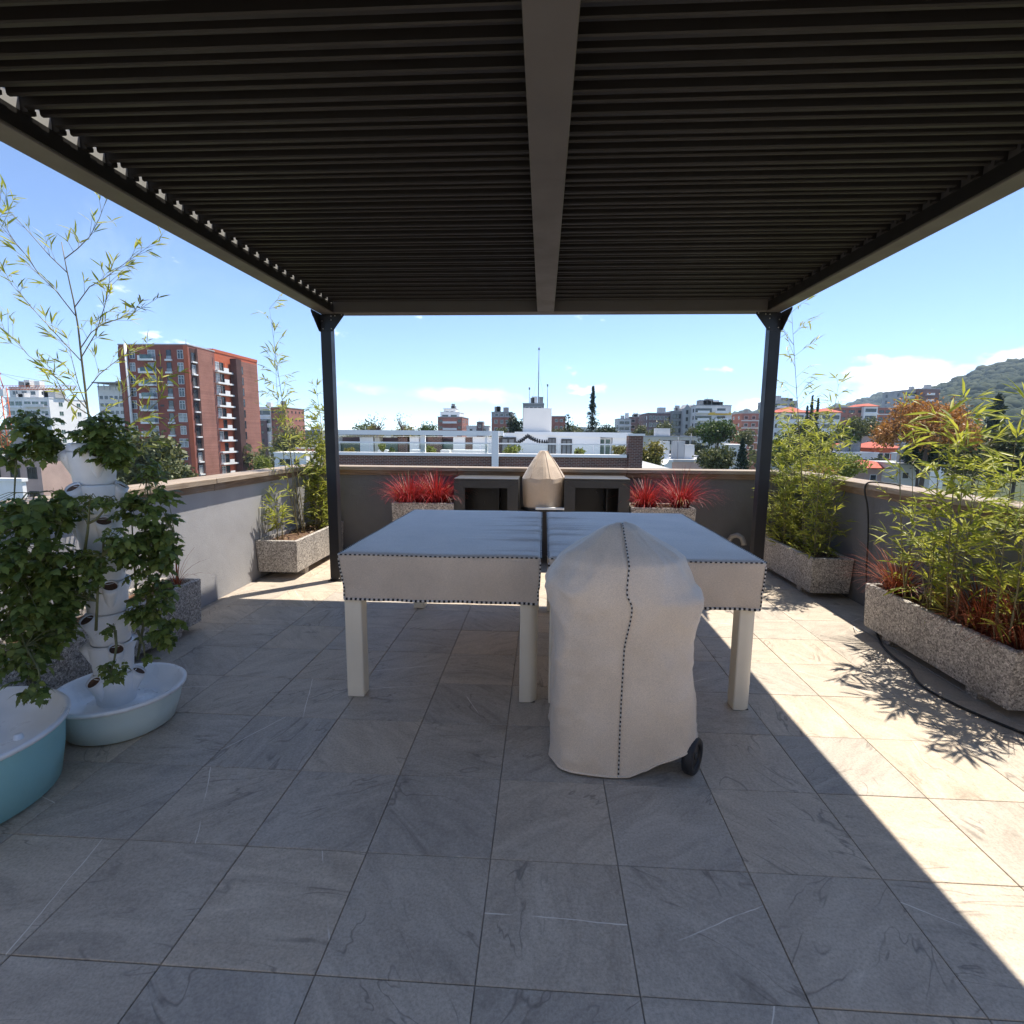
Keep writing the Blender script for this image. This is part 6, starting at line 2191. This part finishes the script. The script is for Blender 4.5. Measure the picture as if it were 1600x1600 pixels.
# woods filling the gaps between far blocks: nobody could count these
rng = np.random.default_rng(5)
PV, PF, off_ = [], [], 0
for k in range(420):
    D = rng.uniform(130, 520)
    u = rng.uniform(-80, 1700)
    x = at(u, 690, D).x
    r_ = rng.uniform(3.0, 5.5)
    zc_ = GZ + rng.uniform(4.0, 7.5) + (D - 130) * 0.012
    P, _ = crown_points('round', (x, D, zc_), r_, r_ * 0.9, rng, 26, 8)
    V, F = quads_at(P, r_ * 0.16, rng)
    PV.append(V)
    PF.append(F + off_)
    off_ += len(V)
wd = np_obj('woods', np.concatenate(PV), np.concatenate(PF), TM['olive'])
tag(wd, 'mass of far treetops filling the gaps between the town blocks', 'woods', None, 'stuff')

# ------------------------------------------------------------------ hills
hm = NB('wooded_slope')
hn = hm.noise(hm.coords('Object'), 0.02, 8, 0.7)
hcol = hm.ramp(hn, [(0.35, (0.015, 0.025, 0.013)), (0.6, (0.030, 0.040, 0.020)), (0.75, (0.055, 0.053, 0.032))])
HM = hm.done(hm.pbr(hcol, 0.95, 0, 0.15))


def ridge(name, prof_, D, Dnear, seed, rough, back=500, drop=6):
    """prof_: (u, v) points of the skyline; the slope falls from the ridge at D to the plain at Dnear"""
    rng = np.random.default_rng(seed)
    prof_ = [(p[0], p[1] + drop) for p in prof_]
    us = np.arange(prof_[0][0], prof_[-1][0] + 1, 9.0)
    vs_ = np.interp(us, [p[0] for p in prof_], [p[1] for p in prof_])
    ns = 26
    verts = []
    for s_ in range(ns + 6):
        for u, v in zip(us, vs_):
            top = at(u, v, D)
            if s_ < ns:
                f = s_ / (ns - 1)
                d = Dnear + (D - Dnear) * f
                zz = GZ - 2 + (top.z - GZ + 2) * (f ** 0.85)
                x = top.x * (d / D)
            else:
                f = (s_ - ns + 1) / 6
                d = D + back * f
                zz = top.z - (top.z - GZ + 4) * f
                x = top.x * (d / D)
            q = rough * (1.0 if 0 < s_ < ns + 5 else 0)
            verts.append((x, d, zz + rng.normal() * q + 3 * q * math.sin(u * 0.02 + d * 0.013) * math.sin(d * 0.021) * (0 if s_ == ns - 1 else 1)))
    nu = len(us)
    F = []
    for j in range(ns + 5):
        for i in range(nu - 1):
            a = j * nu + i
            F.append((a, a + 1, a + nu + 1, a + nu))
    o = np_obj(name, verts, F, HM, None, True)
    tag(o, None, None, None, 'structure')
    return np.array(verts).reshape(ns + 6, nu, 3)[:ns + 1]


def canopy(name, label, grid, n, r0, r1, seed, dens=None):
    """one rounded, lumpy crown per tree, all in one mass"""
    rng = np.random.default_rng(seed)
    bm = bmesh.new()
    bmesh.ops.create_icosphere(bm, subdivisions=2, radius=1.0)
    sv = np.array([v.co[:] for v in bm.verts])
    sf = np.array([[v.index for v in f.verts] for f in bm.faces])
    bm.free()
    js = rng.uniform(0, grid.shape[0] - 1.001, n)
    is_ = rng.uniform(0, grid.shape[1] - 1.001, n)
    ridge_n = n // 8
    js[:ridge_n] = grid.shape[0] - 2 - rng.uniform(0, 0.6, ridge_n)
    j0, i0 = js.astype(int), is_.astype(int)
    fj, fi = (js - j0)[:, None], (is_ - i0)[:, None]
    P = (grid[j0, i0] * (1 - fj) * (1 - fi) + grid[j0 + 1, i0] * fj * (1 - fi) + grid[j0, i0 + 1] * (1 - fj) * fi + grid[j0 + 1, i0 + 1] * fj * fi)
    rr = rng.uniform(r0, r1, n) * np.where(rng.uniform(size=n) < 0.14, 1.6, 1.0)
    rr[:ridge_n] *= rng.uniform(0.5, 1.5, ridge_n)
    out_v = sv[None] * (1 + 0.11 * rng.normal(size=(n, len(sv), 1)))
    out_v = out_v * rr[:, None, None] * np.array([1, 1, 0.85]) + (P + np.array([0, 0, 0.35]) * rr[:, None])[:, None]
    F = (sf[None] + (np.arange(n) * len(sv))[:, None, None]).reshape(-1, 3)
    o = np_obj(name, out_v.reshape(-1, 3), F, FOREST, None, True)
    tag(o, label, 'forest', None, 'stuff')


FOREST = leaf_mat('forest_canopy', (0.012, 0.024, 0.012), (0.045, 0.056, 0.025), 0.0, 0.8, 0.1)
g1 = ridge('hill', [(1330, 655), (1400, 632), (1425, 614), (1460, 606), (1500, 592), (1535, 577), (1560, 571), (1600, 565), (1680, 545), (1800, 520), (1950, 515)], 1250, 520, 1, 1.5)
canopy('hill_forest', 'dense hazy forest canopy covering the high hill', g1, 10500, 4, 7.5, 3)
g2 = ridge('far_hill', [(1120, 662), (1150, 646), (1170, 641), (1190, 648), (1230, 650), (1290, 645), (1310, 637), (1340, 629), (1362, 621), (1380, 616), (1400, 619), (1430, 617), (1480, 612), (1560, 600)], 2300, 1500, 2, 2.5)
canopy('far_hill_forest', 'hazy forest on the lower ridge left of the high hill', g2, 2600, 9, 16, 4)
ridge('low_hills', [(-300, 668), (0, 667), (200, 668), (420, 668), (530, 669), (650, 670), (800, 667), (880, 664), (960, 663), (1010, 664), (1060, 660), (1130, 655), (1180, 655), (1300, 660)], 3200, 1800, 3, 3.0)

# ------------------------------------------------------------------ the air
hz = MB().box(-3800, 3800, -300, 4000, GZ - 1.5, 430)
hb = NB('haze_air')
pv = hb.n('ShaderNodeVolumePrincipled')
pv.inputs['Color'].default_value = (0.62, 0.80, 1.0, 1)
pv.inputs['Density'].default_value = 0.00013
pv.inputs['Anisotropy'].default_value = 0.2
hb.l(pv.outputs[0], hb.out.inputs['Volume'])
ho = hz.build('haze', hb.m)
tag(ho, 'thin blue air haze over the town and hills', 'haze', None, 'stuff')
